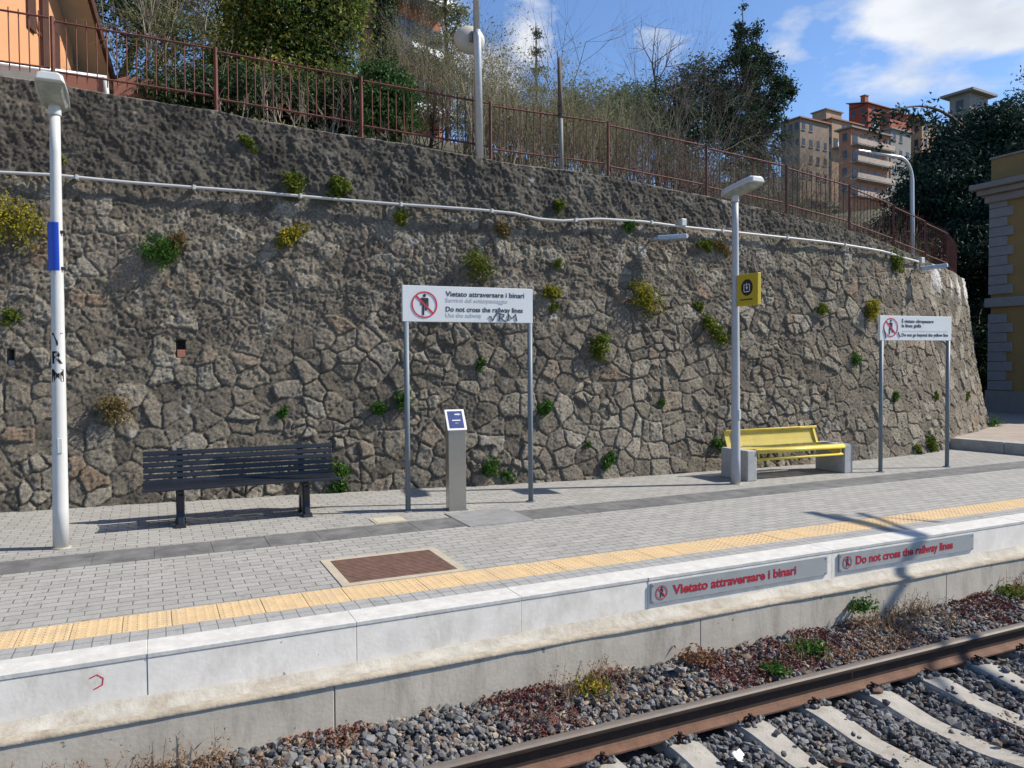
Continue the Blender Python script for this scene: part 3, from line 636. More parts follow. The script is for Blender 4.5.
names = {-2: 'tip of a concrete sleeper, leftmost of the sleepers at the bottom edge', -1: 'concrete sleeper left of the white paper scrap, second from the left', 1: 'concrete sleeper fourth from the left, two to the right of the paper scrap', 2: 'concrete sleeper fifth from the left between rail and bottom edge', 3: 'concrete sleeper sixth from the left, reaching the right part of the bottom edge', 4: 'concrete sleeper seventh from the left, close to the mast shadow on the rail', 5: 'concrete sleeper eighth from the left, cut off by the right picture edge'}
for k in range(-6, 13):
    if k == 0: continue
    c = copy_tree(s0); c.location.x = 3.70+.6*k; c.rotation_euler.z = rg.uniform(-.01, .01)
    c['label'] = names.get(k, 'concrete sleeper further along the track than the ones the photo shows')

# ballast stones: one object of stuff
ICO_V = []; gr = (1+5**.5)/2
for a in (-1, 1):
    for b in (-gr, gr): ICO_V += [(0, a, b), (a, b, 0), (b, 0, a)]
ICO_V = np.array(ICO_V)/np.linalg.norm(ICO_V[0])
def ico_faces():
    f = []
    for i in range(12):
        for j in range(i+1, 12):
            for k in range(j+1, 12):
                d = [np.linalg.norm(ICO_V[a]-ICO_V[b]) for a, b in ((i, j), (j, k), (i, k))]
                if max(d) < 1.1:
                    nn = np.cross(ICO_V[j]-ICO_V[i], ICO_V[k]-ICO_V[i]); f.append((i, j, k) if nn @ ICO_V[i] > 0 else (i, k, j))
    return np.array(f)
ICO_F = ico_faces()
def randrot(n, rgn):
    q = rgn.normal(size=(n, 4)); q /= np.linalg.norm(q, axis=1)[:, None]; w, x, y, z = q.T
    return np.stack([1-2*(y*y+z*z), 2*(x*y-z*w), 2*(x*z+y*w), 2*(x*y+z*w), 1-2*(x*x+z*z), 2*(y*z-x*w), 2*(x*z-y*w), 2*(y*z+x*w), 1-2*(x*x+y*y)], 1).reshape(n, 3, 3)
def bed_z(X, Y):
    z = np.full(X.shape, -.795); shoulder = sstep(4.22, 4.42, Y); z = z+shoulder*.115+sstep(4.5, 4.95, Y)*.035
    z = np.where(Y < 2.55, -.77, z)
    z = z-.012+.012*sstep(3.8, 3.98, Y)*(Y < 4.05); und = np.abs(Y-4.135) < .075; z = np.where(und, -.80, z); und = np.abs(Y-2.63) < .09; z = np.where(und, -.80, z)
    return z+.035*fbm(X*2.3, Y*2.3, 3)
def build_ballast():
    rgn = np.random.default_rng(21)
    def scat(n, x0, x1, y0, y1): return np.stack([rgn.uniform(x0, x1, n), rgn.uniform(y0, y1, n)], 1)
    Q = np.vstack([scat(33000, -.5, 10.5, 2.5, 4.96), scat(5200, -.5, 10.5, 4.2, 4.96), scat(2600, -7, -.5, 1.0, 4.96), scat(5200, 10.5, 20, 1.0, 4.96), scat(1800, -.5, 10.5, 1.0, 2.5), scat(3500, 20, 40, 1.0, 4.96)])
    n = len(Q); sz = rgn.gamma(5, .0026, n)+.008; sz = np.where((Q[:, 0] > 10.5) | (Q[:, 0] < -.5), sz*1.7, sz)
    # keep stones off the sleeper tops between the rails
    k = np.round((Q[:, 0]-3.7)/.6); onS = (np.abs(Q[:, 0]-(3.7+.6*k)) < .118) & (Q[:, 1] < 4.0) & (Q[:, 1] > 2.78)
    onR = (np.abs(Q[:, 1]-RY[0]) < .065) | (np.abs(Q[:, 1]-RY[1]) < .065)
    keep = ~(onS & (rgn.random(n) > .012)) & ~onR; Q = Q[keep]; sz = sz[keep]; n = len(Q); onS = onS[keep]
    z = bed_z(Q[:, 0], Q[:, 1])+rgn.uniform(-.025, .02, n); z = np.where(onS, -.765+sz*.5, z); oS2 = (np.abs(Q[:, 0]-(3.7+.6*np.round((Q[:, 0]-3.7)/.6))) < .12) & (Q[:, 1] < 4.25) & ~onS; z = np.where(oS2, np.maximum(z, -.75+sz*.3), z)
    V = ICO_V[None]*(1+rgn.uniform(-.28, .28, (n, 12, 1)))*(sz[:, None, None]*rgn.uniform(.6, 1.35, (n, 1, 3)))
    V = np.einsum('nij,nkj->nki', randrot(n, rgn), V); V[:, :, 2] *= .85
    V += np.stack([Q[:, 0], Q[:, 1], z], 1)[:, None]
    Fc = (ICO_F[None]+np.arange(n)[:, None, None]*12).reshape(-1, 3)
    r = rgn.beta(1.6, 2.4, n)*.62; dirt = (Q[:, 1] > 4.15); u = rgn.random(n)
    r = np.where(dirt & (u < .30), rgn.uniform(.7, 1., n), r); r = np.where(~dirt & (u < .05), rgn.uniform(.7, .95, n), r)
    o = npmesh('ballast_stones', V.reshape(-1, 3), Fc, M['stone'], None, False, {'rnd': ('FLOAT', np.repeat(r, 12))}); tag(o, 'loose grey track ballast stones', kind='stuff')
    o['category'] = 'ballast'
build_ballast()

# ------------------------------------------------------------------ leaves, twigs
def leaf_arrays(C, rgn, size, aspect=.5, up=.35, spread=None, flat=None, out=None):
    """one rhombus leaf at each centre of C; size may be array"""
    n = len(C); d = rgn.normal(size=(n, 3)); d[:, 2] += up
    if out is not None: d += out
    d /= np.linalg.norm(d, axis=1)[:, None]
    t = rgn.normal(size=(n, 3)); a = np.cross(d, t); a /= np.linalg.norm(a, axis=1)[:, None]; b = np.cross(d, a)
    sz = (np.ones(n)*size*rgn.uniform(.6, 1.35, n))[:, None]
    bend = d*sz*.18
    V = np.stack([C-a*sz*.5, C+b*sz*aspect*.5+bend, C+a*sz*.5, C-b*sz*aspect*.5+bend], 1).reshape(-1, 3)
    return V, np.arange(n*4).reshape(n, 4)
def clump_points(rgn, ells, nclump, per, crad, shell=.55, flatten=1.):
    """clump centres in a union of ellipsoids (biased to the shell), leaves gaussian about them"""
    vol = np.array([e[3]*e[4]*e[5] for e in ells])**.5; pick = rgn.choice(len(ells), nclump, p=vol/vol.sum()); E = np.array(ells, float)[pick]
    d = rgn.normal(size=(nclump, 3)); d /= np.linalg.norm(d, axis=1)[:, None]
    rr = shell+(1-shell)*rgn.random(nclump)**.7; rr *= rgn.uniform(.85, 1.12, nclump)
    C = E[:, :3]+d*rr[:, None]*E[:, 3:6]
    cr = crad*rgn.uniform(.55, 1.4, nclump)
    g_ = rgn.normal(size=(nclump, per, 3)); P = C[:, None]+g_*cr[:, None, None]*np.array([1, 1, flatten])*.55
    rnd = np.clip(rgn.normal(.45, .2, (nclump, 1))+rgn.normal(0, .22, (nclump, per)), 0, 1)
    outv = (P-E[:, None, :3])/np.maximum(E[:, None, 3:6], 1e-3)
    return P.reshape(-1, 3), rnd.ravel(), outv.reshape(-1, 3), C
def seg_mesh(segs, n=4):
    S = np.array([np.r_[a, b, r0, r1] for a, b, r0, r1 in segs], float); A = S[:, :3]; B = S[:, 3:6]; d = B-A; l = np.linalg.norm(d, axis=1)[:, None]; d = d/np.maximum(l, 1e-6)
    up = np.where(np.abs(d[:, 2:3]) < .9, np.array([[0, 0, 1.]]), np.array([[1., 0, 0]])); a = np.cross(d, up); a /= np.linalg.norm(a, axis=1)[:, None]; b = np.cross(a, d)
    V = []
    for P, r in ((A, S[:, 6]), (B, S[:, 7])):
        for j in range(n): t = 2*pi*j/n; V.append(P+(a*cos(t)+b*sin(t))*r[:, None])
    V = np.stack(V, 1).reshape(-1, 3); m = len(S)
    Fc = np.array([(j, (j+1) % n, n+(j+1) % n, n+j) for j in range(n)])[None]+np.arange(m)[:, None, None]*2*n
    return V, Fc.reshape(-1, 4)
def grow(rgn, p, d, L, r, depth, kids=3, spread=.55, wob=.12, up=.05, taper=.6, segs=4, shrink=.68, out=None, tips=None, start=.35):
    out = [] if out is None else out; tips = [] if tips is None else tips
    p = np.array(p, float); d = np.array(d, float)/np.linalg.norm(d); pts = [p]; r0 = r
    for i in range(segs):
        d = d+rgn.normal(size=3)*wob; d[2] += up; d /= np.linalg.norm(d); q = p+d*L/segs; r1 = r0*(taper**(1/segs)); out.append((p, q, r0, r1)); p = q; r0 = r1; pts.append(p)
        if depth > 0 and (i+1)/segs >= start:
            for _ in range(max(1, int(round(kids/segs/(1-start)*rgn.uniform(.6, 1.4))))):
                e = d+rgn.normal(size=3)*spread; grow(rgn, p, e, L*shrink*rgn.uniform(.7, 1.15), r0*.62, depth-1, kids, spread, wob, up, taper, max(2, segs-1), shrink, out, tips, start)
    tips.append(p); return out, tips

def tree(name, label, cat, base, m_leaf, ells, nclump, per, crad, lsize, aspect=.5, seed=1, trunk_r=.08, mb=None, shell=.5, flatten=.8, group=None, up=.35, limb=.9, crown='crown', nlimb=26):
    """base point, ellipsoids in world coordinates; trunk and limbs reach into the clumps"""
    rgn = np.random.default_rng(seed); base = np.array(base, float)
    P, rnd, ov, C = clump_points(rgn, ells, nclump, per, crad, shell, flatten)
    t = thing(name, label, cat, base, group=group)
    V, Fc = leaf_arrays(P-base, rgn, lsize, aspect, up, out=ov*.7)
    npmesh(crown, V, Fc, m_leaf, t, False, {'rnd': ('FLOAT', np.repeat(rnd, 4))})
    cz = np.mean([e[2] for e in ells]); top = max(np.average([e[2] for e in ells], weights=[e[3]*e[4]*e[5] for e in ells])+.2, base[2]+.4); cx = np.average([e[0] for e in ells]); cy = np.average([e[1] for e in ells])
    seg = []; k = 8; spine = []
    for i in range(k+1):
        f = i/k; q = np.array([base[0]+(cx-base[0])*f, base[1]+(cy-base[1])*f, base[2]-.3+(top-base[2]+.3)*f])+rgn.normal(size=3)*trunk_r*.5*f; spine.append(q)
    for i in range(k): seg.append((spine[i]-base, spine[i+1]-base, trunk_r*(1-i/k*.8), trunk_r*(1-(i+1)/k*.8)))
    for e in ells:
        zz = base[2]+max(.3, (e[2]-base[2])*.75); f = np.clip((zz-base[2]+.3)/(top-base[2]+.3), 0, .97); i = int(f*k); a = spine[i]+(spine[min(i+1, k)]-spine[i])*(f*k-i); tp_ = np.array((e[0], e[1], e[2]+e[5]*.5)); md = (a+np.array((e[0], e[1], e[2]-e[5]*.5)))/2
        seg += [(a-base, md-base, trunk_r*.4, trunk_r*.28), (md-base, tp_-base, trunk_r*.28, trunk_r*.1)]
    for c in C[rgn.choice(len(C), min(nlimb, len(C)), replace=False)]:
        zz = base[2]+(c[2]-base[2])*rgn.uniform(.35, .8); f = np.clip((zz-base[2]+.3)/(top-base[2]+.3), 0, .95); i = int(f*k); a = spine[i]+(spine[min(i+1, k)]-spine[i])*(f*k-i)
        md = (a+c)/2+np.array([0, 0, .12])*np.linalg.norm(c-a); r_ = trunk_r*.35*(1-f*.5)
        seg += [(a-base, md-base, r_, r_*.6), (md-base, c-base, r_*.6, r_*.2)]
    V, Fc = seg_mesh(seg, 6); npmesh('trunk', V, Fc, mb or M['bark'], t, True)
    return t
def bare(name, label, cat, base, m, stems, H, r, depth, seed, spread=.5, kids=3, wob=.12, up=.05, group=None, lean=.25, leaf=None, nleaf=0, lsize=.05, n=4, rbase=.15, segs=4, shrink=.68, start=.35, kind=None):
    rgn = np.random.default_rng(seed); base = np.array(base, float); seg = []; tips = []
    for i in range(stems):
        o = np.r_[rgn.normal(size=2)*rbase, 0]; d = np.array([rgn.normal()*lean, rgn.normal()*lean, 1.])
        grow(rgn, o, d, H*rgn.uniform(.55, .8), r*rgn.uniform(.7, 1.1), depth, kids, spread, wob, up, .55, segs, shrink, seg, tips, start)
    t = thing(name, label, cat, base, group=group)
    V, Fc = seg_mesh(seg, n); npmesh('branches', V, Fc, m, t, False)
    if leaf and nleaf:
        T = np.array([q_[0]+(q_[1]-q_[0])*.6 for q_ in seg]); c = T[rgn.integers(0, len(T), nleaf)]+rgn.normal(size=(nleaf, 3))*.03
        V, Fc = leaf_arrays(c, rgn, lsize, .5); npmesh('foliage', V, Fc, leaf, t, False, {'rnd': ('FLOAT', np.repeat(rgn.random(nleaf), 4))})
    return t
def ell(px, py, Y, rx, rz, ry=None):        # crown ellipsoid surveyed from the picture: centre, distance, half sizes in pixels
    c = at(px, py, Y); D = (c-CAM) @ _fw; k = D/F; return (c[0], c[1], c[2], rx*k, (ry if ry is not None else rx)*k, rz*k)
def foot(px, Y):                            # where a plant stands on the hillside
    c = at(px, 200, Y); return np.array([c[0], Y, hz(c[0], Y)])
# ------------------------------------------------------------------ conduit and lights on the wall
mb = MB(); pts = [wpt(s, h, .085) for s, h in zip(np.linspace(3.4, 22.9, 150), np.interp(np.linspace(3.4, 22.9, 150), COND[:, 0], COND[:, 1]))]
ct = thing('cable_conduit', 'long thin white cable conduit running along the upper stone wall', 'conduit', (0, 0, 0))
MB().tube(pts, .021, 8).build('pipe', M['conduit'], ct, smooth=True)
for s in np.arange(4.2, 22.6, 1.35):
    q = wpt(s, float(np.interp(s, COND[:, 0], COND[:, 1])), .06); MB().box(q, (.035, .11, .06)).build('clamp', M['conduit'], ct, bevel=.004)
def junction(s, h, lab):
    t = thing('junction_box', lab, 'junction box', wpt(s, h, .09), rz=0, group='junction boxes on the conduit')
    MB().box((0, 0, 0), (.10, .10, .12)).build('box', M['lamp_white'], t, bevel=.008); MB().box((0, -.053, 0), (.085, .01, .105)).build('lid', M['lamp_white'], t, bevel=.004)
junction(16.93, 3.955, 'small white junction box where the middle floodlight meets the conduit'); junction(23.02, 3.66, 'small white junction box at the right end of the conduit')
def floodlight(s, h, lab, d=(.86, -.50, .04), L_=.46):
    o = wpt(s, h, 0); t = thing('wall_floodlight', lab, 'floodlight', o, group='floodlights fixed to the stone wall')
    d = np.array(d)/np.linalg.norm(d); a = np.cross(d, (0, 0, 1)); a /= np.linalg.norm(a); u = np.cross(a, d); R = np.stack([d, a, u], 1)
    MB().tube([(0, .02, -.02), (0, -.15, -.01), np.array((0, -.16, 0))+d*.1], .02, 8).build('bracket', M['galv'], t, smooth=True)
    c = np.array((0, -.16, .0))+d*(L_/2+.02)
    P = [(-L_/2, -.08, -.03), (L_/2, -.12, -.045), (L_/2, .12, -.045), (-L_/2, .08, -.03), (-L_/2, -.06, .035), (L_/2, -.09, .035), (L_/2, .09, .035), (-L_/2, .06, .035)]
    P = [R @ np.array(p)+c for p in P]
    MB().add(P, [(0, 3, 2, 1), (4, 5, 6, 7), (0, 1, 5, 4), (1, 2, 6, 5), (2, 3, 7, 6), (3, 0, 4, 7)]).build('housing', M['galv'], t, bevel=.012)
    MB().box(c+R @ np.array((.05, 0, -.034)), (.3, .12, .012), R).build('lens', M['lamp_glass'], t)
    MB().box(c+R @ np.array((L_/2+.012, 0, 0)), (.02, .13, .05), R).build('end_cap', M['lamp_white'], t, bevel=.006)
    return t
floodlight(16.35, 3.66, 'grey floodlight on the wall under the conduit, left of the right lamp post'); floodlight(22.75, 3.47, 'grey floodlight on the wall near its far right end', d=(.80, -.58, .10))

# ------------------------------------------------------------------ fence on the wall
fe = thing('iron_fence', 'rust red iron railing with upright bars along the top of the stone wall', 'fence', (0, 0, 0))
PS = [4.1, 6.0, 7.93, 9.88, 11.80, 13.74, 15.75, 17.62, 19.30, 20.87, 22.42, 24.0, 25.55, 27.0, 28.5, 30.0]
def fpt(s, z): 
    p = wbase(np.array(s))+wnorm(np.array(s))*(float(batter(np.array(wtop(s))))+.17); return np.array([p[0], p[1], z])
for s in PS:
    z = float(wtop(s)); p = fpt(s, z-.05); MB().tube([p, p+(0, 0, .97)], .027, 4).build('fence_post', M['fence'], fe); 
for a, b in zip(PS[:-1], PS[1:]):
    za, zb = float(wtop(a)), float(wtop(b)); A = fpt(a+.04, 0); B = fpt(b-.04, 0); up = .055; n = int((b-a)/.118); mb = MB()
    for lo in (.20, .845):
        mb.tube([A+(0, 0, za+lo+up*.3), B+(0, 0, zb+lo+up)], .0145, 4)
    for i in range(1, n):
        f = i/n; p = A+(B-A)*f; z = za+(zb-za)*f+up*(.3+.7*f); mb.tube([p+(0, 0, z+.10+rg.uniform(-.02, .02)), p+(0, 0, z+.905+rg.uniform(-.012, .012))], .0075, 4, False)
    mb.build('railing_panel', M['fence'], fe)

# ------------------------------------------------------------------ lamp posts
def lamp_head(t, z, m1=None):
    """box lantern reaching towards the track (-Y), slightly tilted up"""
    ti = radians(7); c_, s_ = cos(ti), sin(ti)
    def P(x, y, zz): return (x, -(y*c_-zz*s_), z+y*s_+zz*c_)
    up = [(.08, -.21), (.12, -.10), (.132, .17), (.122, .40), (.105, .46)]
    V = []
    for (w, y) in up:
        h = .10 if y < .43 else .07
        V += [P(-w, y, 0), P(w, y, 0), P(w*.86, y, h*.75), P(w*.55, y, h), P(-w*.55, y, h), P(-w*.86, y, h*.75)]
    Fc = []
    for i in range(len(up)-1):
        for j in range(6): o = i*6; Fc.append((o+j, o+(j+1) % 6, o+6+(j+1) % 6, o+6+j))
    Fc += [(5, 4, 3, 2, 1, 0), tuple(range(24, 30))]
    MB().add(V, Fc).build('housing', M['lamp_white'], t, bevel=.008)
    V = [P(-.075, -.2, -.002), P(.075, -.2, -.002), P(.112, -.06, -.002), P(.108, .41, -.002), P(-.108, .41, -.002), P(-.112, -.06, -.002), P(-.05, -.16, -.035), P(.05, -.16, -.035), P(.085, -.02, -.05), P(.08, .34, -.045), P(-.08, .34, -.045), P(-.085, -.02, -.05)]
    MB().add(V, [(6, 7, 8, 9, 10, 11)[::-1]]+[(i, (i+1) % 6, 6+(i+1) % 6, 6+i)[::-1] for i in range(6)]).build('lens', M['lamp_under'], t)
def lamp_post(lab, loc, H, r0, r1, lean, door=True, cat='lamp post', paint='white_paint'):
    t = thing('lamp_post', lab, cat, loc, group='white platform lamp posts'); lx = lean
    zs = np.linspace(0, H-.13, 12); MB().tube([(lx*z/H, 0, z) for z in zs], [r0+(r1-r0)*z/H for z in zs], 20).build('pole', M[paint], t, smooth=True)
    MB().tube([(lx, 0, H-.16), (lx, 0, H-.02)], [r1*1.25, r1*1.25], 16).build('collar', M['lamp_white'], t, smooth=True, bevel=.004)
    e = thing('lamp_head', None, None, (lx, 0, 0)); e.parent = t
    lamp_head(e, H-.03)
    if door:
        MB().box((.015, -r0*.93, .98), (.042, .012, .14)).build('hatch', M['lamp_white'], t, bevel=.004)
    return t
l1 = lamp_post('white lamp post left of the black bench, with black scrawl and a blue plate', (-.80, 8.42, 0), 4.24, .070, .043, .035)
l2 = lamp_post('white lamp post beside the yellow bench carrying a yellow sign', (7.425, 8.43, 0), 4.10, .066, .042, -.02, paint='shaded_white_paint')
for t_, x, y in ((l1, 0, 0), (l2, 0, 0)):
    MB().tube([(0, 0, 0), (0, 0, .012)], .085, 20).build('footing', M['cover'], t_)
# black letters down the left pole
def pole_text(t, body, z0, h, dz, r, x0=0.):
    for i, ch in enumerate(body):
        V, Fc = text_polys(ch, .02); V = V.copy(); sc = h/.7; V[:, 0] -= V[:, 0].mean(); z = z0-i*dz; rr = r(z)+.0015
        # lettering wrapped on the pole, facing the track
        ang = (V[:, 0]*sc)/rr-.05; P = np.stack([x0*z/4.28+rr*np.sin(ang), -rr*np.cos(ang), z+V[:, 1]*sc+(rg.random()-.5)*.01], 1)
        MB().add(P, Fc).build('scrawl', M['marker'], t)
pole_text(l1, 'VRM', 1.93, .115, .17, lambda z: .070-.027*z/4.24, .035)
# blue plate on left pole
bt = thing('blue_plate', 'blue plate wrapped round the side of the left white lamp post', 'sign', (-.79, 8.42, 2.85))
V = []; n = 12
for i in range(n+1):
    q = radians(-188+i*112/n); rr = .066 if i > 1 else .066+.006*(2-i)
    for r_ in (rr, rr+.006): V += [(r_*cos(q)+.022, r_*sin(q), -.225), (r_*cos(q)+.022, r_*sin(q), .225)]
Fc = []
for i in range(n): o = i*4; Fc += [(o+2, o+6, o+7, o+3), (o, o+1, o+5, o+4), (o+1, o+3, o+7, o+5), (o, o+4, o+6, o+2)]
MB().add(V, Fc+[(0, 2, 3, 1), (n*4, n*4+1, n*4+3, n*4+2)]).build('plate', M['blue'], bt)
for z in (-.20, .14):
    MB().box((.066, -.03, z), (.04, .02, .028)).build('bolt', M['marker'], bt, bevel=.003)
# yellow sign box on the right pole
ys = thing('ticket_sign', 'yellow box sign with black round ticket symbol on the right lamp post', 'sign', (7.41, 8.43, 2.70))
MB().bb((-.03, -.47, -.215), (.03, -.065, .215)).build('sign_box', M['yellow'], ys, bevel=.006)
for z in (-.12, .12): MB().bb((-.02, -.07, z-.015), (.02, -.02, z+.015)).build('bracket', M['galv'], ys)
def disc(r, n=32, c=(0, 0), sx=1): return [(c[0]+sx*r*cos(2*pi*i/n), c[1]+r*sin(2*pi*i/n)) for i in range(n)]
for sx in (-1, 1):
    ua = (0, -1, 0) if sx < 0 else (0, 1, 0); o = (sx*.0305, -.265, .03)
    MB().prism(disc(.112), np.array(o)+np.array((sx*.002, 0, 0)), ua, (0, 0, 1), .002).build('symbol_disc', M['black'], ys)
    mb = MB(); q = np.array(o)+np.array((sx*.004, 0, 0))
    for a, b in (((-.06, -.062), (-.048, .045)), ((.048, -.062), (.06, .045)), ((-.06, -.062), (.06, -.05)), ((-.06, .035), (-.025, .047)), ((.025, .035), (.06, .047)), ((-.008, 0), (.008, .06))):
        mb.prism([(a[0], a[1]), (b[0], a[1]), (b[0], b[1]), (a[0], b[1])], q, ua, (0, 0, 1), .0015)
    mb.prism([(-.026, .004), (0, -.028), (.026, .004)], q, ua, (0, 0, 1), .0015)
    mb.build('ticket_symbol', M['sign_white'], ys)
    mb = MB(); 
    for k in range(7): mb.prism([(-.13+k*.035, -.172), (-.13+k*.035+.027, -.172), (-.13+k*.035+.027, -.152), (-.13+k*.035, -.152)], np.array(o)+np.array((sx*.002, 0, 0)), ua, (0, 0, 1), .0015)
    mb.build('small_print', M['marker'], ys)

# ------------------------------------------------------------------ warning boards
def pictogram(par, o, ua, va, c, R, walker=False):
    o = np.array(o, float); w = np.cross(ua, va); o1 = o+w*.0025; o2 = o+w*.004; cx, cy = c; s = R/.115
    mb = MB(); P = lambda pts: [(cx+x*s, cy+y*s) for x, y in pts]
    mb.prism(disc(.0135*s, 18, (cx, cy+.078*s)), o1, ua, va, .0018)
    if not walker:
        mb.prism(P([(-.030, .058), (.030, .058), (.036, .05), (.036, -.018), (.026, -.018), (.025, .03), (.021, .03), (.021, -.05), (.003, -.05), (.003, -.01), (-.003, -.01), (-.003, -.092), (-.021, -.092), (-.021, .03), (-.025, .03), (-.026, -.005), (-.036, -.005), (-.036, .05)]), o1, ua, va, .0018)
    else:
        mb.prism(P([(-.024, .058), (.024, .058), (.028, .045), (.022, -.01), (.04, -.06), (.024, -.066), (.002, -.02), (-.014, -.04), (-.012, -.085), (-.028, -.085), (-.03, -.03), (-.022, .0), (-.028, .045)]), o1, ua, va, .0018)
    mb.build('figure_symbol', M['black'], par)
    mb = MB().ring((cx, cy), R*.90, R, o2, ua, va, .0018)
    a = R*.92; b = .0085*s; k = .7071; d1 = np.array((-k, k)); d2 = np.array((k, k))
    mb.prism([tuple(np.array((cx, cy))+d1*a+d2*b), tuple(np.array((cx, cy))+d1*a-d2*b), tuple(np.array((cx, cy))-d1*a-d2*b), tuple(np.array((cx, cy))-d1*a+d2*b)], o2-w*.0006, ua, va, .0012)
    mb.build('ban_ring', M['red'], par)
def board(lab, x0, x1, y0, y1, z0, z1, px):
    """panel from (x0,y0) to (x1,y1) on plan; two posts"""
    a = np.array((x0, y0, 0.)); b = np.array((x1, y1, 0.)); Wd = np.linalg.norm(b-a); ua = (b-a)/Wd; va = np.array((0, 0, 1.)); w = np.cross(ua, va)
    ctr = (a+b)/2; t = thing('warning_board', lab, 'sign board', ctr, group='white warning boards on two posts')
    R = np.stack([ua, -w, va], 1)
    MB().box((0, 0, (z0+z1)/2), (Wd, .045, z1-z0), R).build('panel', M['sign_white'], t, bevel=.004)
    for q in px:
        MB().tube([ua*q, ua*q+va*(z0-.002)], .031, 14).build('post', M['post_blue'], t, smooth=True)
        MB().tube([ua*q, ua*q+va*.012], .06, 16).build('foot_plate', M['post_blue'], t)
    o = w*.0235-ua*Wd/2+va*z0
    return t, o, ua, va, Wd, z1-z0
t, o, ua, va, Wd, Hh = board('white board with red ban ring and black marker scrawl, nearest the black bench', 2.65, 4.28, 8.625, 8.52, 2.215, 2.635, (-.77, .785))
pictogram(t, o, ua, va, (.262, .20), .155)
for body, y_, w_, b_, m_ in (('Vietato attraversare i binari', .305, 1.0, .012, 'black'), ('Do not cross the railway lines', .125, .98, .012, 'black'), ('Servirsi del sottopassaggio', .237, .78, 0., 'grey_print'), ('Use the subway', .06, .45, 0., 'grey_print')):
    put_text(MB(), body, o, ua, va, .52, y_, .058 if b_ else .05, w_, b_).build('lettering', M[m_], t)
def stroke(mb, pts, wd, o, ua, va, lift=.004):
    w = np.cross(ua, va)
    P = [np.array(o)+np.array(ua)*p[0]+np.array(va)*p[1]+w*lift for p in pts]; return mb.tube(P, wd/2, 6)
mb = MB()
for pl in ([(1.06, .07), (1.085, .075), (1.105, .02), (1.16, .115), (1.21, .112)], [(1.19, .02), (1.20, .108), (1.255, .10), (1.25, .072), (1.20, .06), (1.275, .015)], [(1.30, .02), (1.315, .105), (1.355, .05), (1.405, .108), (1.42, .022)]): stroke(mb, pl, .012, o, ua, va)
mb.build('scrawl', M['marker'], t)
t, o, ua, va, Wd, Hh = board('white board about the yellow line, furthest right past the yellow bench', 10.12, 11.60, 8.31, 8.19, 2.03, 2.41, (-.69, .70))
pictogram(t, o, ua, va, (.215, .20), .145, True)
for body, y_, w_ in (('È vietato oltrepassare', .275, .66), ('la linea gialla', .205, .40), ('Do not go beyond the yellow line', .062, .97)): put_text(MB(), body, o, ua, va, .44, y_, .05, w_, .012).build('lettering', M['black'], t)
mb = MB(); mb.prism([(.44, .142), (1.4, .142), (1.4, .147), (.44, .147)], o+np.cross(ua, va)*.002, ua, va, .001); mb.build('dividing_line', M['grey_print'], t)
mb = MB(); stroke(mb, [(.075, .18), (.10, .10), (.12, .03)], .01, o, ua, va); stroke(mb, [(.365, .13), (.39, .08), (.415, .055)], .01, o, ua, va); mb.build('scrawl', M['marker'], t)

# plaques on the platform edge
def plaque(lab, x0, x1, text, tw):
    t = thing('edge_plaque', lab, 'plaque', (x0, 5.072, -.205), group='grey warning plaques on the platform edge'); W_ = x1-x0
    MB().bb((0, -.006, 0), (W_, .006, .168)).build('plate', M['plaque'], t, bevel=.002)
    pictogram(t, (0, -.0062, 0), (1, 0, 0), (0, 0, 1), (.10, .084), .056, True)
    mb = MB(); put_text(mb, text, (0, -.0062, 0), np.array((1., 0, 0)), np.array((0, 0, 1.)), .21, .052, .074, tw, .03); mb.build('lettering', M['red_text'], t)
    for x in (.02, W_-.02):
        for z in (.018, .15): MB().tube([(x, -.006, z), (x, -.010, z)], .008, 8).build('screw', M['galv'], t)
plaque('grey plaque with red Italian words on the platform edge, nearer the picture centre', 3.60, 5.53, 'Vietato attraversare i binari', 1.34)
plaque('grey plaque with red English words on the platform edge, nearer the right', 5.68, 7.57, 'Do not cross the railway lines', 1.36)
# red paint mark on the edge
rm = MB(); stroke(rm, [(-.02, .06), (.02, .075), (.05, .05), (.045, .01), (.0, -.01)], .012, (-.335, 5.09, -.15), np.array((1., 0, 0)), np.array((0, 0, 1.)), .001)
tag(rm.build('paint_mark', M['red']), 'small faded red painted hook on the white platform edge at left', 'paint mark')

# ------------------------------------------------------------------ information post
t = thing('information_post', 'brushed steel information post with slanted blue screen between the board posts', 'information post', (3.245, 8.49, 0), rz=-.10)
hf, hb, w_, d_ = .945, 1.165, .105, .075
V = [(-w_, -d_, .0), (w_, -d_, 0), (w_, d_, 0), (-w_, d_, 0), (-w_, -d_, hf), (w_, -d_, hf), (w_, d_, hb), (-w_, d_, hb)]
MB().add(V, [(0, 3, 2, 1), (4, 5, 6, 7), (0, 1, 5, 4), (1, 2, 6, 5), (2, 3, 7, 6), (3, 0, 4, 7)]).build('post_body', M['steel'], t, bevel=.005)
sl = np.array((0, 2*d_, hb-hf)); sl_len = np.linalg.norm(sl); va = sl/sl_len; ua = np.array((1., 0, 0)); w = np.cross(ua, va); o = np.array((-w_, -d_, hf))+w*.001
MB().prism([(-.012, -.008), (2*w_+.012, -.008), (2*w_+.012, sl_len+.008), (-.012, sl_len+.008)], o+w*.016, ua, va, .016).build('screen_frame', M['screen_frame'], t, bevel=.003)
MB().prism([(.016, .018), (2*w_-.016, .018), (2*w_-.016, sl_len-.018), (.016, sl_len-.018)], o+w*.0185, ua, va, .002).build('screen', M['screen'], t)
mb = MB()
for a, b, c, d in ((.10, .165, .195, .21), (.06, .16, .115, .128), (.09, .13, .082, .086)): mb.prism([(a, c), (b, c), (b, d), (a, d)], o+w*.020, ua, va, .001)
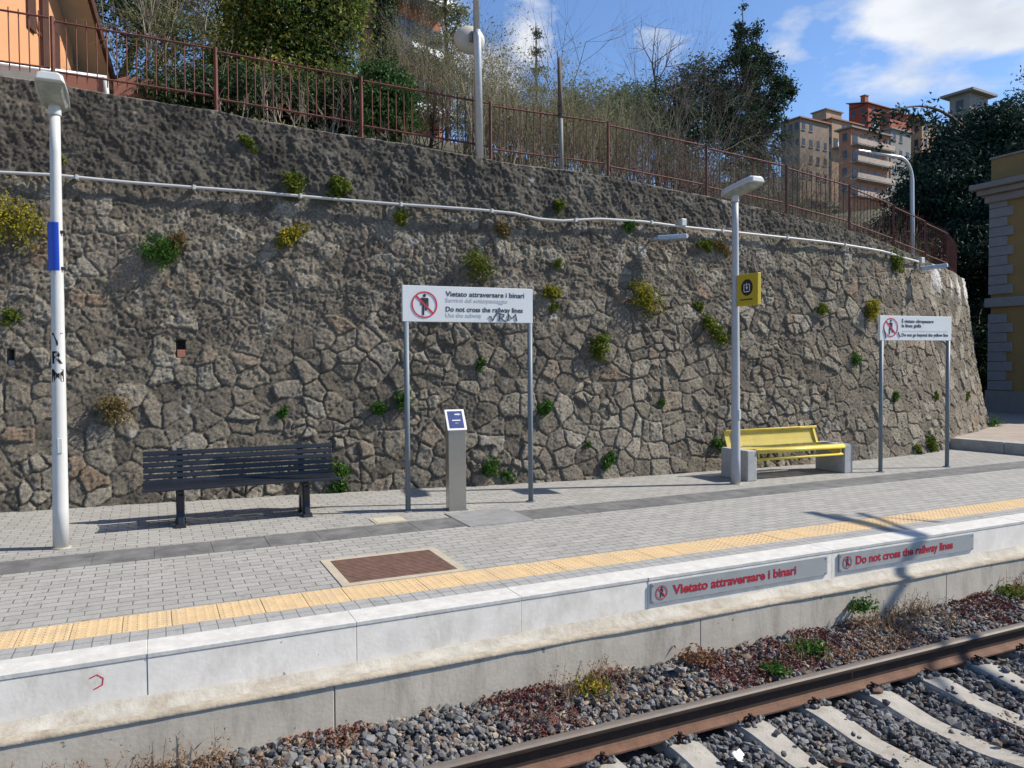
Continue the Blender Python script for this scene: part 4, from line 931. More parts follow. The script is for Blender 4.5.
mb.prism([(.145, .185), (.175, .2025), (.145, .22)], o+w*.020, ua, va, .001); mb.build('screen_text', M['sign_white'], t)
tag(MB().bb((-.12, -.10, 0), (.12, .10, .008)).build('foot_plate', M['steel'], t))

# ------------------------------------------------------------------ black slatted bench
t = thing('slatted_bench', 'blue-black slatted bench with cast legs against the stone wall', 'bench', (.93, 9.06, 0), rz=-.025)
Lb = 2.06; ti = radians(14)
sb = thing('backrest', None, None, (0, 0, 0)); sb.parent = t
yb = .235; zb = .395; R = np.array([(1, 0, 0), (0, cos(ti), sin(ti)), (0, -sin(ti), cos(ti))])
for i in range(6):
    c = np.array((0, yb+sin(ti)*(.045+i*.064), zb+cos(ti)*(.045+i*.064))); MB().box(c, (Lb, .03, .05), R).build('slat', M['bench_black'], sb, bevel=.006)
ss = thing('seat', None, None, (0, 0, 0)); ss.parent = t
zprof = [.418, .408, .402, .402, .410, .424]
for i in range(6):
    MB().box((0, -.235+i*.076, zprof[i]), (Lb, .064, .03), np.array([(1, 0, 0), (0, cos(a := (i-2.5)*.06), -sin(a)), (0, sin(a), cos(a))])).build('slat', M['bench_black'], ss, bevel=.006)
for x in (-.66, .66):
    mb = MB(); 
    mb.prism([(-.20, 0), (-.09, 0), (-.065, .05), (-.055, .17), (-.075, .37), (-.21, .385), (-.24, .40), (-.24, .37), (-.15, .33), (-.14, .17)], (x-.03, 0, 0), (0, 1, 0), (0, 0, 1), -.065)
    mb.prism([(.07, 0), (.20, 0), (.19, .05), (.10, .17), (.09, .33), (.27, .385), (.375, .79), (.345, .80), (.25, .41), (-.10, .385), (-.10, .36), (.04, .34), (.05, .17)], (x-.03, 0, 0), (0, 1, 0), (0, 0, 1), -.065)
    for ya in (-.16, .15): mb.prism([(ya-.085, 0), (ya+.085, 0), (ya+.05, .035), (ya-.05, .035)], (x-.055, 0, 0), (0, 1, 0), (0, 0, 1), -.11)
    mb.prism([(-.13, .03), (-.03, .03), (-.02, .16), (.03, .22), (.10, .16), (.10, .03), (.19, .03), (.16, .24), (.10, .36), (-.10, .36), (-.12, .22)], (x-.045, 0, 0), (0, 1, 0), (0, 0, 1), -.085)
    mb.build('leg', M['bench_black'], t, bevel=.006)
    MB().prism([(-.06, .12), (.06, .12), (.06, .16), (-.06, .16)], (x-.02, 0, 0), (0, 1, 0), (0, 0, 1), -.04).build('brace', M['bench_black'], t)

# ------------------------------------------------------------------ yellow bench
t = thing('metal_bench', 'yellow metal bench between two concrete blocks at the wall foot', 'bench', (8.80, 8.80, 0), rz=-.03)
for x in (-1.0, .86):
    MB().bb((x-.085, -.33, 0), (x+.085, .26, .44)).build('concrete_block', M['bench_block'], t, bevel=.012)
prof = [(-.32, .40), (-.335, .425), (-.315, .452), (-.26, .455), (-.10, .43), (.06, .415), (.17, .43)]
def strip(pr, x0, x1, th, nm, mm='bench_yellow'):
    mb = MB(); n = len(pr); pr = np.array(pr, float); tg = np.gradient(pr, axis=0); tg /= np.linalg.norm(tg, axis=1)[:, None]; nn = np.stack([-tg[:, 1], tg[:, 0]], 1)
    poly = [tuple(p) for p in pr]+[tuple(p) for p in (pr-nn*th)[::-1]]
    mb.prism(poly, (x0, 0, 0), (0, 1, 0), (0, 0, 1), -(x1-x0)); return mb.build(nm, M[mm], t, bevel=.004)
strip(prof, -.91, .77, .012, 'seat', 'perforated')
bk = [(.215, .43), (.245, .50), (.275, .58), (.295, .645), (.285, .672), (.25, .675)]
strip(bk, -1.0, .80, .012, 'backrest', 'perforated')
MB().tube([(-1.0, .275, .672), (.80, .275, .672)], .018, 10).build('top_rail', M['bench_yellow'], t, smooth=True)
MB().tube([(-.91, -.30, .30), (.77, -.30, .30)], .022, 10).build('front_rail', M['bench_yellow'], t, smooth=True)
MB().tube([(-.91, -.32, .415), (.77, -.32, .415)], .03, 12).build('seat_edge', M['bench_yellow'], t, smooth=True)
for x in (-.87, .72):
    MB().prism([(-.30, .29), (-.16, .29), (.14, .39), (.22, .41), (.30, .64), (.27, .66), (.19, .44), (-.05, .405), (-.30, .41)], (x, 0, 0), (0, 1, 0), (0, 0, 1), -.03).build('side_bracket', M['bench_yellow'], t, bevel=.004)

# ------------------------------------------------------------------ drain grate, covers
t = thing('drain_grate', 'rust brown square grating with beige frame set in the pavers', 'drain grate', (1.85, 6.38, 0))
for a, b in (((-.53, -.44), (.53, -.37)), ((-.53, .37), (.53, .44)), ((-.53, -.369), (-.455, .369)), ((.455, -.369), (.53, .369))): MB().bb((a[0], a[1], -.02), (b[0], b[1], .0075)).build('frame', M['grate_frame'], t, bevel=.002)
MB().bb((-.455, -.37, -.05), (.455, .37, .001)).build('pit_shade_plate', M['marker'], t)  # solid black plate, its colour stands in for shade below the bars
mb = MB()
for i in range(17): y = -.352+i*.044; mb.bb((-.452, y-.013, .002), (.452, y+.015, .0085))
for i in range(4): x = -.44+i*.293; mb.bb((x-.005, -.367, .0015), (x+.005, .367, .0055))
mb.build('grating', M['grate'], t)
t = thing('service_cover', 'small beige service cover in the pavers beside the left board post', 'service cover', (2.35, 8.26, 0))
MB().bb((-.18, -.15, -.02), (.18, .15, .006)).build('frame', M['grate_frame'], t, bevel=.002); MB().bb((-.15, -.12, 0), (.15, .12, .009)).build('lid', M['cover'], t, bevel=.002)

# ------------------------------------------------------------------ poles behind the fence
z = float(wtop(13.5))
t = thing('tall_grey_pole', 'tall galvanised pole with a round beige disc, behind the left middle fence', 'pole', (4.52, 10.72, z-.1))
MB().tube([(0, 0, 0), (-.02, 0, 1.9), (-.03, 0, 2.0)], [.062, .058, .056], 16).build('pole_base', M['galv'], t, smooth=True)
MB().tube([(-.03, 0, 1.99), (-.05, 0, 4.6)], [.048, .044], 16).build('pole', M['galv'], t, smooth=True)
c = at(469.5, 40, 10.95)-np.array((4.52, 10.72, z-.1)); mb = MB(); nn = np.array((-.1, -.95, -.2)); nn /= np.linalg.norm(nn); a = np.cross(nn, (0, 0, 1)); a /= np.linalg.norm(a); u = np.cross(a, nn)
V = []; prf = [(.0, -.09), (.10, -.085), (.18, -.06), (.235, -.015), (.245, .01), (.22, .015), (.0, .015)]
for r_, q in prf: V += [c+(a*cos(2*pi*k/28)+u*sin(2*pi*k/28)*.83)*max(r_, .001)-nn*q for k in range(28)]
mb.add(V, [(i*28+k, i*28+(k+1) % 28, (i+1)*28+(k+1) % 28, (i+1)*28+k) for i in range(len(prf)-1) for k in range(28)]); mb.build('round_disc', M['dish'], t, smooth=True)
MB().box(c+np.array((.01, -.11, 0)), (.10, .12, .13)).build('bracket', M['post_blue'], t, bevel=.006)
z = float(wtop(14.9))
t = thing('thin_post', 'thin weathered post rising from the wall top, right of the grey pole', 'post', (5.86, 10.62, z-.1))
MB().tube([(0, 0, 0), (-.01, 0, 1.15)], [.04, .035], 10).build('lower_tube', M['wood_grey'], t, smooth=True); MB().tube([(-.012, -.004, .95), (-.03, 0, 1.88)], [.040, .030], 10).build('upper_post', M['wood'], t, smooth=True)
for zz in (.98, 1.12): MB().tube([(-.01, 0, zz), (-.01, 0, zz+.03)], .045, 10).build('band', M['marker'], t)
# curved street lamp at far right behind the fence
z = float(wtop(23.0)); b0 = at(912, 262, 11.0)
t = thing('curved_street_lamp', 'slim grey street lamp with arm curving left above the right fence', 'street lamp', (b0[0], b0[1], 3.5))
top = at(912, 180, 11.0)-np.array((b0[0], b0[1], 3.5)); end = at(869, 152.5, 11.0)-np.array((b0[0], b0[1], 3.5))
pts = [np.array((0, 0, 0)), top*np.array((0, 0, .5)), np.array((top[0], 0, top[2]))]
rad_ = end[2]-top[2]
for k in range(1, 9): a = k/8*pi/2; pts.append(np.array((top[0]-(1-cos(a))*rad_*.9, 0, top[2]+sin(a)*rad_)))
pts.append(end)
MB().tube(pts, [.042]*3+[.034]*8+[.026], 12).build('pole', M['galv'], t, smooth=True)
MB().box(end+np.array((-.16, 0, .0)), (.36, .09, .05)).build('lamp_head', M['galv'], t, bevel=.02)

# ------------------------------------------------------------------ catenary mast (stands right of the picture, its arm throws the shadow on the platform edge)
t = thing('catenary_mast', 'grey steel catenary mast with side arm, its shadow crossing the platform edge', 'mast', (13.0, -.4, -.9))
MB().tube([(0, 0, 0), (0, 0, 7.6)], [.12, .09], 14).build('mast', M['galv'], t, smooth=True)
hz_ = 5.9; tt = hz_/SUN[2]; xs_ = 6.73+SUN[0]*tt-13.0
a0 = np.array((xs_, 0.0, hz_+.9))
MB().tube([a0+(0, -.3, 0), a0+(.06, 6.5+SUN[1]*tt+.4, 0)], .06, 10).build('arm', M['galv'], t, smooth=True)
MB().tube([a0+(.0, 0, 1.1), a0+(.10, 4.6+SUN[1]*tt+.4, .12), a0+(.55, 6.2+SUN[1]*tt+.4, .02)], .035, 8).build('stay', M['galv'], t, smooth=True)
MB().tube([a0+(.3, 3.9, -.55), a0+(.15, 6.3+SUN[1]*tt+.4, -.05), a0+(.02, 5.0+SUN[1]*tt, -.02)], .028, 8).build('steady_arm', M['galv'], t, smooth=True)
MB().tube([(0, 0, hz_+.9), (xs_, 0, hz_+.9)], .05, 10).build('cross_arm', M['galv'], t, smooth=True)
# ------------------------------------------------------------------ plants rooted in the wall
def tuft(s, h, r, lm, label, n=None, seed=0, hang=.25, cat='wall plant', lsz=.055, group='plants rooted in the stone wall'):
    r = r*.84; rgn = np.random.default_rng(900+seed); o = wpt(s, h, -.02); nn = -wnorm(np.array(s)); t = thing('wall_plant', label, cat, o, group=group)
    n = n or int(100+4600*r); nc = max(4, int(n/14)); d = rgn.normal(size=(nc, 3)); d /= np.linalg.norm(d, axis=1)[:, None]; C = d*rgn.random((nc, 1))**.5*r*np.array([rgn.uniform(.7, 1.2), .5, rgn.uniform(.6, 1.15)]); C[::5] *= 1.45; C[:, 0] += C[:, 2]*rgn.normal()*.5; C[::4, 2] -= r*rgn.uniform(.2, .9)
    out = np.array([nn[0], nn[1], 0])*r*.55; C = C+out*(.9); C[:, 2] += r*.12
    P = (C[:, None]+rgn.normal(size=(nc, 14, 3))*r*.22).reshape(-1, 3)
    rnd = np.clip(np.repeat(rgn.normal(.45, .22, nc), 14)+rgn.normal(0, .2, nc*14), 0, 1)
    V, Fc = leaf_arrays(P, rgn, lsz*rgn.uniform(.7, 1.1), .5, .5); npmesh('foliage', V, Fc, lm, t, False, {'rnd': ('FLOAT', np.repeat(rnd, 4))})
    if r > .07:
        seg = []
        for c in C[:10]: seg += [(np.zeros(3), c*.6, .007, .005), (c*.6, c, .005, .002)]
        V, Fc = seg_mesh(seg, 4); npmesh('stems', V, Fc, M['twig_tan'], t)
    return t
TU = [(7.50, 3.55, .37, L_tufty, 'large yellow-green plant on the wall left of the left lamp post'),
 (9.20, 3.20, .25, L_tuftg, 'round dark green plant on the wall above the brick drain hole'), (9.38, 3.36, .15, L_tuftb, 'dry brown plant clump touching the round dark green plant'),
 (10.87, 4.22, .16, L_tuft, 'green tuft just above the conduit, left one of two'), (11.49, 4.22, .15, L_tuft, 'green tuft just above the conduit, right one of two'),
 (10.83, 3.50, .16, L_tufty, 'yellow-green oval tuft below the conduit above the black bench'), (12.29, 3.82, .12, L_tuft, 'small tuft under the conduit above the left board edge'),
 (13.41, 3.18, .23, L_tuft, 'olive green plant on the wall above the ban-ring board'), (14.77, 4.13, .10, L_tuft, 'small tuft above the kink of the conduit'),
 (13.82, 3.70, .12, L_tuftb, 'brownish tuft under the conduit right of the grey pole'), (15.97, 3.86, .12, L_tuftg, 'bright green tuft touching the conduit left of the junction box'),
 (16.17, 2.74, .25, L_tufty, 'bright yellow plant on the wall below the middle floodlight'), (15.30, 1.98, .19, L_tuft, 'green plant on the wall right of the ban-ring board post'),
 (14.58, 2.77, .13, L_tufty, 'yellow tuft level with the ban-ring board at its right'), (14.58, 2.53, .09, L_tuft, 'small tuft right under the yellow tuft beside the board'),
 (17.40, 3.62, .12, L_tuft, 'green tuft left of the right lamp post under the conduit'), (17.71, 3.60, .13, L_tuftb, 'rust brown tuft closest to the right lamp post top'),
 (17.40, 2.28, .19, L_tuft, 'pale green plant left of the right lamp post at mid height'), (17.60, 2.1, .12, L_tuft, 'pale tuft below the pale green plant by the lamp post'), (17.18, 2.62, .08, L_tuft, 'tiny tuft left of the yellow ticket sign'),
 (13.41, 1.70, .09, L_tuftg, 'small bright green sprig under the middle of the ban-ring board'), (12.29, 1.2, .15, L_tuftg, 'green sprigs behind the left post of the ban-ring board'),
 (11.95, 1.10, .12, L_tuftg, 'dark sprig left of the left board post'), (11.38, .28, .14, L_tuftg, 'green weed at the right end of the black bench'), (13.47, .24, .16, L_tuftg, 'tall green weed at the wall foot right of the steel post'),
 (14.36, 1.06, .13, L_tuftg, 'green sprig right of the right post of the ban-ring board'), (15.30, .25, .13, L_tuftg, 'green weed at the wall foot midway between the board and yellow bench'), (17.30, .42, .11, L_tuftg, 'green weed left of the yellow bench block'),
 (16.33, 1.08, .08, L_tuftg, 'small sprig on the wall left of the right lamp post, low down'), (19.74, 2.60, .13, L_tuft, 'light green tuft between the ticket sign and the right board'),
 (20.46, 1.75, .12, L_tuftg, 'green hanging sprig left of the yellow line board post'), (21.0, 2.66, .20, L_tufty, 'yellow-brown plant at the left top of the yellow line board'), (21.38, 1.05, .12, L_tuftg, 'green sprig just behind the left post of the yellow line board'),
 (23.0, 1.0, .09, L_tuft, 'small tuft left of the right post of the yellow line board'), (24.9, .96, .10, L_tuft, 'small tuft right of the yellow line board'), (22.35, .14, .16, L_tuft, 'green weed at the wall foot behind the yellow line board'), (21.8, .10, .12, L_tuft, 'low weed at the wall foot left of the yellow line board right post'),
 (22.02, 3.58, .17, L_tuft, 'yellow-green tuft hanging on the conduit near its right end'), (8.63, 1.2, .22, L_tuftb, 'dry dark plant on the wall left of the black bench'), (10.67, 1.08, .08, L_tuftg, 'small green sprig above the black bench back'),
 (11.36, .06, .10, L_tuftg, 'low weed at the paving edge right of the black bench'), (13.75, .08, .09, L_tuftg, 'low weed at the wall foot behind the right board post'), (14.7, 3.22, .09, L_tuft, 'faint tuft above the right end of the ban-ring board'), (17.87, 2.2, .10, L_tuft, 'small tuft directly behind the right lamp post'), (8.05, 4.34, .07, L_tuft, 'tiny tuft on the dark upper wall by the left lamp post'),
 (10.3, 4.75, .10, L_tuft, 'small dull tuft on the dark upper wall below the fence'), (26.6, .22, .24, L_tuftg, 'bright green weed clump where the wall meets the raised yard'), (7.5, 2.35, .10, L_tuft, 'faint tuft at the left picture edge on the wall'), (15.0, .5, .07, L_tuftg, 'tiny sprig low on the wall right of the right board post')]
for i, a in enumerate(TU): tuft(*a, seed=i)
# small plants by the track
def weed(x, y, z, r, hgt, lm, label, seed, n=260):
    rgn = np.random.default_rng(seed); t = thing('weed', label, 'weed', (x, y, z), group='weeds beside the track')
    P = rgn.normal(size=(n, 3))*np.array([r, r, hgt*.4])*.6; P[:, 2] = np.abs(P[:, 2])+.01
    V, Fc = leaf_arrays(P, rgn, .045, .45, .5); npmesh('foliage', V, Fc, lm, t, False, {'rnd': ('FLOAT', np.repeat(rgn.random(n), 4))})
    V, Fc = seg_mesh([(np.zeros(3), p, .004, .002) for p in P[:14]], 4); npmesh('stems', V, Fc, M['twig_tan'], t)
q = at(862, 600, 4.86); weed(q[0], 4.86, q[2]-.1, .09, .2, L_tuftg, 'green weed growing on the lower concrete wall by the pole shadow', 51, 220)
q = at(810, 645, 4.62); weed(q[0], 4.62, -.66, .12, .16, L_tuftg, 'bright green weed in the ballast beside the rail', 52); q = at(777, 664, 4.45); weed(q[0], 4.45, -.67, .08, .1, L_tuftg, 'small green weed in the ballast left of the bright one', 53, 160)
q = at(700, 655, 4.8); weed(q[0], 4.85, -.64, .13, .16, L_dry, 'dry golden weed against the lower concrete wall under the left plaque', 54, 200)
q = at(596, 700, 4.7); weed(q[0], 4.75, -.64, .10, .14, L_tufty, 'yellowish weed in the ballast below the middle of the platform edge', 55, 160)
q = at(1010, 605, 4.85); weed(q[0], 4.85, -.63, .16, .12, L_tuft, 'olive weed by the lower wall at the right picture edge', 56, 200)
# red sedum and dry stalks: ground cover nobody could count
def sedum():
    rgn = np.random.default_rng(77); X = rgn.uniform(-4, 14, 60000); Y = 4.96-.82*rgn.random(60000)**1.25
    f = fbm(X*1.7, Y*2.2+3, 4); k = (f+.35*fbm(X*9+5, Y*9, 3) > .13) & (np.abs(Y-RY[0]) > .07); X, Y = X[k], Y[k]; f = f[k]
    X2 = rgn.uniform(1, 10, 9000); Y2 = rgn.uniform(2.7, 4.05, 9000); k = fbm(X2*2.1+30, Y2*2.1, 4) > .17; X = np.r_[X, X2[k]]; Y = np.r_[Y, Y2[k]]
    z = bed_z(X, Y)+rgn.random(len(X))*.05+.005
    V, Fc = leaf_arrays(np.stack([X, Y, z], 1), rgn, .027, .5, .6)
    r = np.clip(.42+fbm(X*1.2+9, Y*1.2, 3)*1.8+rgn.normal(0, .2, len(X)), 0, 1)
    o = npmesh('red_sedum', V, Fc, L_sedum, None, False, {'rnd': ('FLOAT', np.repeat(r, 4))}); tag(o, 'low red brown sedum growing between the ballast stones', 'ground cover', kind='stuff')
    seg = []; lf = []
    for i in range(2600):
        x = rgn.uniform(-3, 13); y = 4.93-abs(rgn.normal())*.20
        if fbm(np.array(x*1.1+50), np.array(y), 3) < .0: continue
        p = np.array((x, y, -.66)); d = np.array((rgn.normal()*.35, rgn.normal()*.3-.1, 1.)); L_ = rgn.uniform(.05, .2)*(1.3-.9*min(1, (4.93-y)/.4)); q = p+d*L_
        seg.append((p, q, .003, .0015))
        for k in range(7): lf.append(p+d*L_*rgn.uniform(.3, 1.05)+rgn.normal(size=3)*.014)
    V, Fc = seg_mesh(seg, 3); o = npmesh('dry_stalks', V, Fc, M['twig_tan']); tag(o, 'thin dry stalks along the foot of the lower concrete wall', 'ground cover', kind='stuff')
    lf = np.array(lf); V, Fc = leaf_arrays(lf, rgn, .02, .45, .3); npmesh('dry_leaves', V, Fc, L_dry, o, False, {'rnd': ('FLOAT', np.repeat(rgn.random(len(lf)), 4))})
sedum()
def scrap(x, y, z, s, m, label, seed, name='paper_scrap', cat='litter'):
    rgn = np.random.default_rng(seed); n = 5; g_ = np.linspace(-.5, .5, n); V = [(a*s+rgn.normal()*s*.05, b*s*.7+rgn.normal()*s*.05, abs(rgn.normal())*s*.16) for a in g_ for b in g_]
    o = MB().add(V, [(i*n+j, (i+1)*n+j, (i+1)*n+j+1, i*n+j+1) for i in range(n-1) for j in range(n-1)]).build(name, m, smooth=True); o.location = (x, y, z); o.rotation_euler = (.25, .1, rgn.uniform(0, 3)); md = o.modifiers.new('Solidify', 'SOLIDIFY'); md.thickness = .003
    tag(o, label, cat)
q = at(737, 755, 3.72); q = CAM+(q-CAM)*1.0; scrap(q[0], 3.72, -.745, .10, M['paper'], 'white crumpled paper scrap on the ballast at the bottom edge', 3)
q = at(672, 676, 4.75); scrap(q[0], 4.72, -.62, .15, M['quoin'], 'pale crumpled scrap in the ballast under the left plaque', 4, 'scrap', 'litter')

# ------------------------------------------------------------------ trees and bushes behind the fence
def E_(*a): return ell(*a)
tree('laurel_bush', 'big dense laurel bush with sunlit yellow-green leaves behind the left fence', 'bush', foot(305, 17.6), L_laurel,
     [E_(300, 25, 17.6, 48, 55), E_(335, 40, 17.3, 30, 46), E_(272, 45, 17.6, 32, 45), E_(300, 95, 17.3, 62, 34), E_(310, -30, 17.8, 40, 35), E_(250, 100, 17.0, 30, 30), E_(345, 100, 17.0, 26, 30), E_(246, 15, 17.9, 26, 40), E_(262, -25, 18, 34, 36), E_(348, 10, 17.6, 18, 26), E_(236, 62, 17.6, 22, 30), E_(322, -8, 17.4, 22, 20)], 640, 66, .36, .105, .5, 11, .09, shell=.35)
tree('ivy_bush', 'dark green ivy covered bush at the fence post right of the laurel', 'bush', foot(385, 12.2), L_ivy,
     [E_(385, 92, 12.3, 22, 26), E_(372, 76, 12.4, 15, 12), E_(395, 110, 12.2, 22, 30), E_(405, 95, 12.4, 12, 14), E_(368, 112, 12.1, 15, 22)], 150, 55, .17, .07, .6, 12, .05)
tree('hedge', 'low dark hedge behind the fence from the terracotta wall to under the laurel', 'hedge', foot(200, 12.4), L_dark2,
     [E_(170, 100, 12.3, 24, 15), E_(205, 92, 12.4, 26, 24), E_(238, 96, 12.4, 22, 26), E_(150, 92, 12.4, 10, 14), E_(270, 98, 12.8, 26, 26), E_(305, 105, 12.8, 28, 28), E_(340, 110, 12.8, 26, 30)], 300, 60, .17, .06, .6, 13, .04)
tree('olive_bush', 'olive green bush behind the bare shrubs, right of the orange house', 'bush', foot(150, 21), L_olive,
     [E_(150, 30, 21, 42, 40), E_(190, 50, 20, 38, 38), E_(145, 72, 20, 26, 25), E_(215, 0, 21, 40, 50), E_(175, -30, 21, 50, 40), E_(180, 80, 19.5, 40, 20)], 230, 46, .32, .085, .4, 14, .08, shell=.4)
tree('dark_evergreen', 'dark evergreen tree rising behind the orange house roof', 'tree', foot(115, 22), L_dark2,
     [E_(118, 10, 22, 34, 44), E_(90, -20, 22, 40, 40), E_(145, -10, 23, 34, 36), E_(240, -10, 24, 46, 60), E_(200, 20, 24, 40, 60)], 240, 46, .45, .12, .5, 15, .14)
tree('italian_cypress', 'narrow dark cypress standing in front of the brick apartment block', 'cypress', foot(384, 24), L_cypress,
     [E_(384, -8, 24, 6, 30), E_(384, 25, 24, 9, 34), E_(385, 50, 24, 10, 22), E_(385, 90, 24, 10, 40)], 190, 60, .26, .13, .35, 16, .1, up=.8, shell=.2)
tree('loose_tree', 'loose olive leaved tree right of the brick apartment block', 'tree', foot(448, 19), L_olive,
     [E_(445, 10, 19, 14, 30), E_(455, 40, 19, 13, 22), E_(430, 50, 19, 16, 22), E_(462, 12, 19, 10, 12), E_(442, -30, 19, 20, 28), E_(450, 80, 19, 16, 30)], 110, 32, .24, .09, .4, 17, .07, shell=.3)
tree('olive_shrub', 'grey olive shrub in front of the brick block, left of the disc pole', 'bush', foot(430, 14.5), L_olive, [E_(430, 105, 14.5, 36, 30), E_(405, 60, 15, 20, 26), E_(450, 80, 15, 22, 26), E_(460, 118, 14, 22, 24)], 120, 30, .25, .06, .4, 18, .05, shell=.25)
for i, (px, Y, h_, lab) in enumerate(((165, 19.6, 4.2, 'pale bare shrub just right of the terracotta wall'), (198, 19.4, 4.8, 'tall pale bare tree behind the low hedge, left one'), (232, 18.8, 4.2, 'pale bare shrub left of the big laurel bush'), (142, 20.2, 3.8, 'bare shrub right behind the orange house eave'))):
    bare('bare_shrub', lab, 'bare shrub', foot(px, Y), M['twig_pale'], 4, h_, .022, 3, 30+i, spread=.5, kids=4, wob=.16, group='bare shrubs behind the fence', leaf=L_olive, nleaf=500, lsize=.05)
for i, (px, Y, h_, lab) in enumerate(((408, 13.8, 1.9, 'grey bare shrub right of the ivy bush'), (428, 14.6, 2.1, 'grey bare shrub under the brick balconies'), (446, 13.4, 2.0, 'grey bare shrub left of the tall grey pole'), (462, 14.6, 2.1, 'grey bare shrub behind the tall grey pole'))):
    bare('bare_shrub', lab, 'bare shrub', foot(px, Y), M['twig'], 6, h_, .018, 3, 50+i, spread=.45, kids=4, wob=.14, up=.09, group='bare shrubs behind the fence', leaf=L_olive, nleaf=700, lsize=.045)
# brushwood: one mass of dry stems
def brush(name, label, px0, px1, Y0, Y1, n, hmin, hmax, m, leaf, nleaf, seed, r=.010, depth=2, spread=.35, hf=None, lsize=.045):
    rgn = np.random.default_rng(seed); seg = []; tips = []
    for i in range(n):
        px = rgn.uniform(px0, px1); Y = rgn.uniform(Y0, Y1); b = foot(px, Y); h_ = rgn.uniform(hmin, hmax)*(hf(px) if hf else 1)
        grow(rgn, b, (rgn.normal()*.2, rgn.normal()*.2, 1), h_*.72, r*rgn.uniform(.6, 1.2), depth, 3, spread, .1, .07, .5, 3, .55, seg, tips, .3)
    V, Fc = seg_mesh(seg, 3); o = npmesh(name, V, Fc, m); tag(o, label, 'brushwood', kind='stuff')
    T = np.array([q_[0]+(q_[1]-q_[0])*.6 for q_ in seg]); c = T[rgn.integers(0, len(T), nleaf)]+rgn.normal(size=(nleaf, 3))*.025
    V, Fc = leaf_arrays(c, rgn, lsize, .45); npmesh('foliage', V, Fc, leaf, o, False, {'rnd': ('FLOAT', np.repeat(rgn.random(nleaf), 4))})
brush('brushwood', 'dry tan brushwood along the middle fence', 462, 625, 11.6, 14.6, 520, 1.0, 2.0, M['twig_tan'], L_olive, 17000, 61, hf=lambda p: 1.12-.25*(p-470)/150)
brush('brambles', 'tangled purple-brown brambles behind the fence left of the dark tree', 610, 800, 11.5, 14.2, 460, .7, 1.6, M['twig_dark'], L_grey, 8000, 62, spread=.7, hf=lambda p: 1.15-.45*(p-610)/190)
brush('bramble_strip', 'low brambles behind the right end of the fence', 800, 930, 11.6, 15.0, 240, .6, 1.3, M['twig_dark'], L_olive, 2600, 63, spread=.7)
brush('dry_undergrowth', 'dry stems and leaves behind the left fence under the laurel', 225, 420, 11.9, 12.5, 45, .5, 1.1, M['twig_pale'], L_tuftb, 900, 64, spread=.4)
# green bushes and trees in the middle
tree('green_bush', 'mid green bushy shrub behind the tan brushwood, right of the thin post', 'bush', foot(590, 16.5), L_grey, [E_(565, 112, 16.5, 20, 22), E_(590, 115, 16.5, 26, 30), E_(620, 108, 16.5, 22, 30), E_(600, 140, 16, 40, 28), E_(640, 120, 16.5, 18, 36)], 260, 50, .28, .08, .45, 21, .06, shell=.25)
tree('feathery_evergreen', 'grey-green feathery evergreen left of the dark spired tree', 'tree', foot(698, 17.5), L_dark2, [E_(700, 85, 17.5, 34, 32), E_(672, 108, 17.5, 30, 30), E_(715, 112, 17.5, 30, 36), E_(650, 122, 17, 24, 28), E_(690, 140, 17, 48, 34), E_(640, 105, 17, 16, 20)], 430, 56, .3, .085, .4, 22, .09, shell=.2)
bare('bare_shrub', 'grey leafless shrub in front of the feathery evergreen', 'bare shrub', foot(675, 14.6), M['twig'], 7, 3.2, .016, 3, 71, spread=.55, kids=4, group='bare shrubs behind the fence'); bare('bare_shrub', 'grey leafless shrub at the left foot of the dark spired tree', 'bare shrub', foot(708, 14.4), M['twig'], 6, 2.8, .016, 3, 72, spread=.55, kids=4, group='bare shrubs behind the fence')
tree('spired_evergreen', 'tall dark evergreen tree with several pointed spires', 'tree', foot(755, 16.5), L_dark,
     [E_(742, 12, 16.5, 2.2, 14), E_(741, 34, 16.5, 6, 12), E_(758, 30, 16.5, 3, 12), E_(731, 58, 16.5, 6, 15), E_(744, 58, 16.5, 10, 15), E_(760, 55, 16.5, 8, 16), E_(776, 84, 16.5, 13, 13), E_(747, 88, 16.5, 22, 18), E_(750, 70, 16.5, 15, 14), E_(738, 46, 16.5, 6, 12), E_(751, 44, 16.5, 7, 12), E_(766, 66, 16.5, 8, 14), E_(770, 108, 16.5, 20, 18), E_(735, 125, 16.3, 26, 30), E_(763, 138, 16.3, 24, 26), E_(750, 165, 16.2, 32, 24), E_(724, 98, 16.5, 12, 22), E_(789, 92, 16.5, 8, 6), E_(780, 72, 16.5, 4, 10)], 520, 46, .15, .085, .5, 23, .10, shell=.3, up=.5)
bare('slender_bare_tree', 'slender bare tree right of the thin weathered post', 'bare tree', foot(562, 15), M['twig_dark'], 1, 3.2, .035, 3, 81, spread=.42, kids=4, wob=.1, up=.08, lean=.08, rbase=.02, start=.4)
bare('gnarled_bare_tree', 'gnarled leafless tree showing against the sky left of the evergreens', 'bare tree', foot(652, 19), M['bark'], 1, 5.6, .17, 3, 88, spread=.75, kids=4, wob=.16, up=.06, lean=.05, rbase=.02, start=.5, n=5, shrink=.55)
for i, (px, Y, h_, lab) in enumerate(((800, 14.2, 2.3, 'grey bare shrub right of the dark spired tree'), (818, 14.6, 2.2, 'grey bare shrub in front of the grey-brown town block'), (842, 15.0, 1.7, 'low bare shrub under the pink town block'), (785, 14.0, 2.0, 'bare shrub right behind the fence post under the town'), (868, 15.2, 1.3, 'small bare shrub below the curved street lamp head'))):
    bare('bare_shrub', lab, 'bare shrub', foot(px, Y), M['twig'], 12, h_, .016, 3, 90+i, spread=.5, kids=4, wob=.14, group='bare shrubs behind the fence', leaf=L_olive, nleaf=60, lsize=.035)
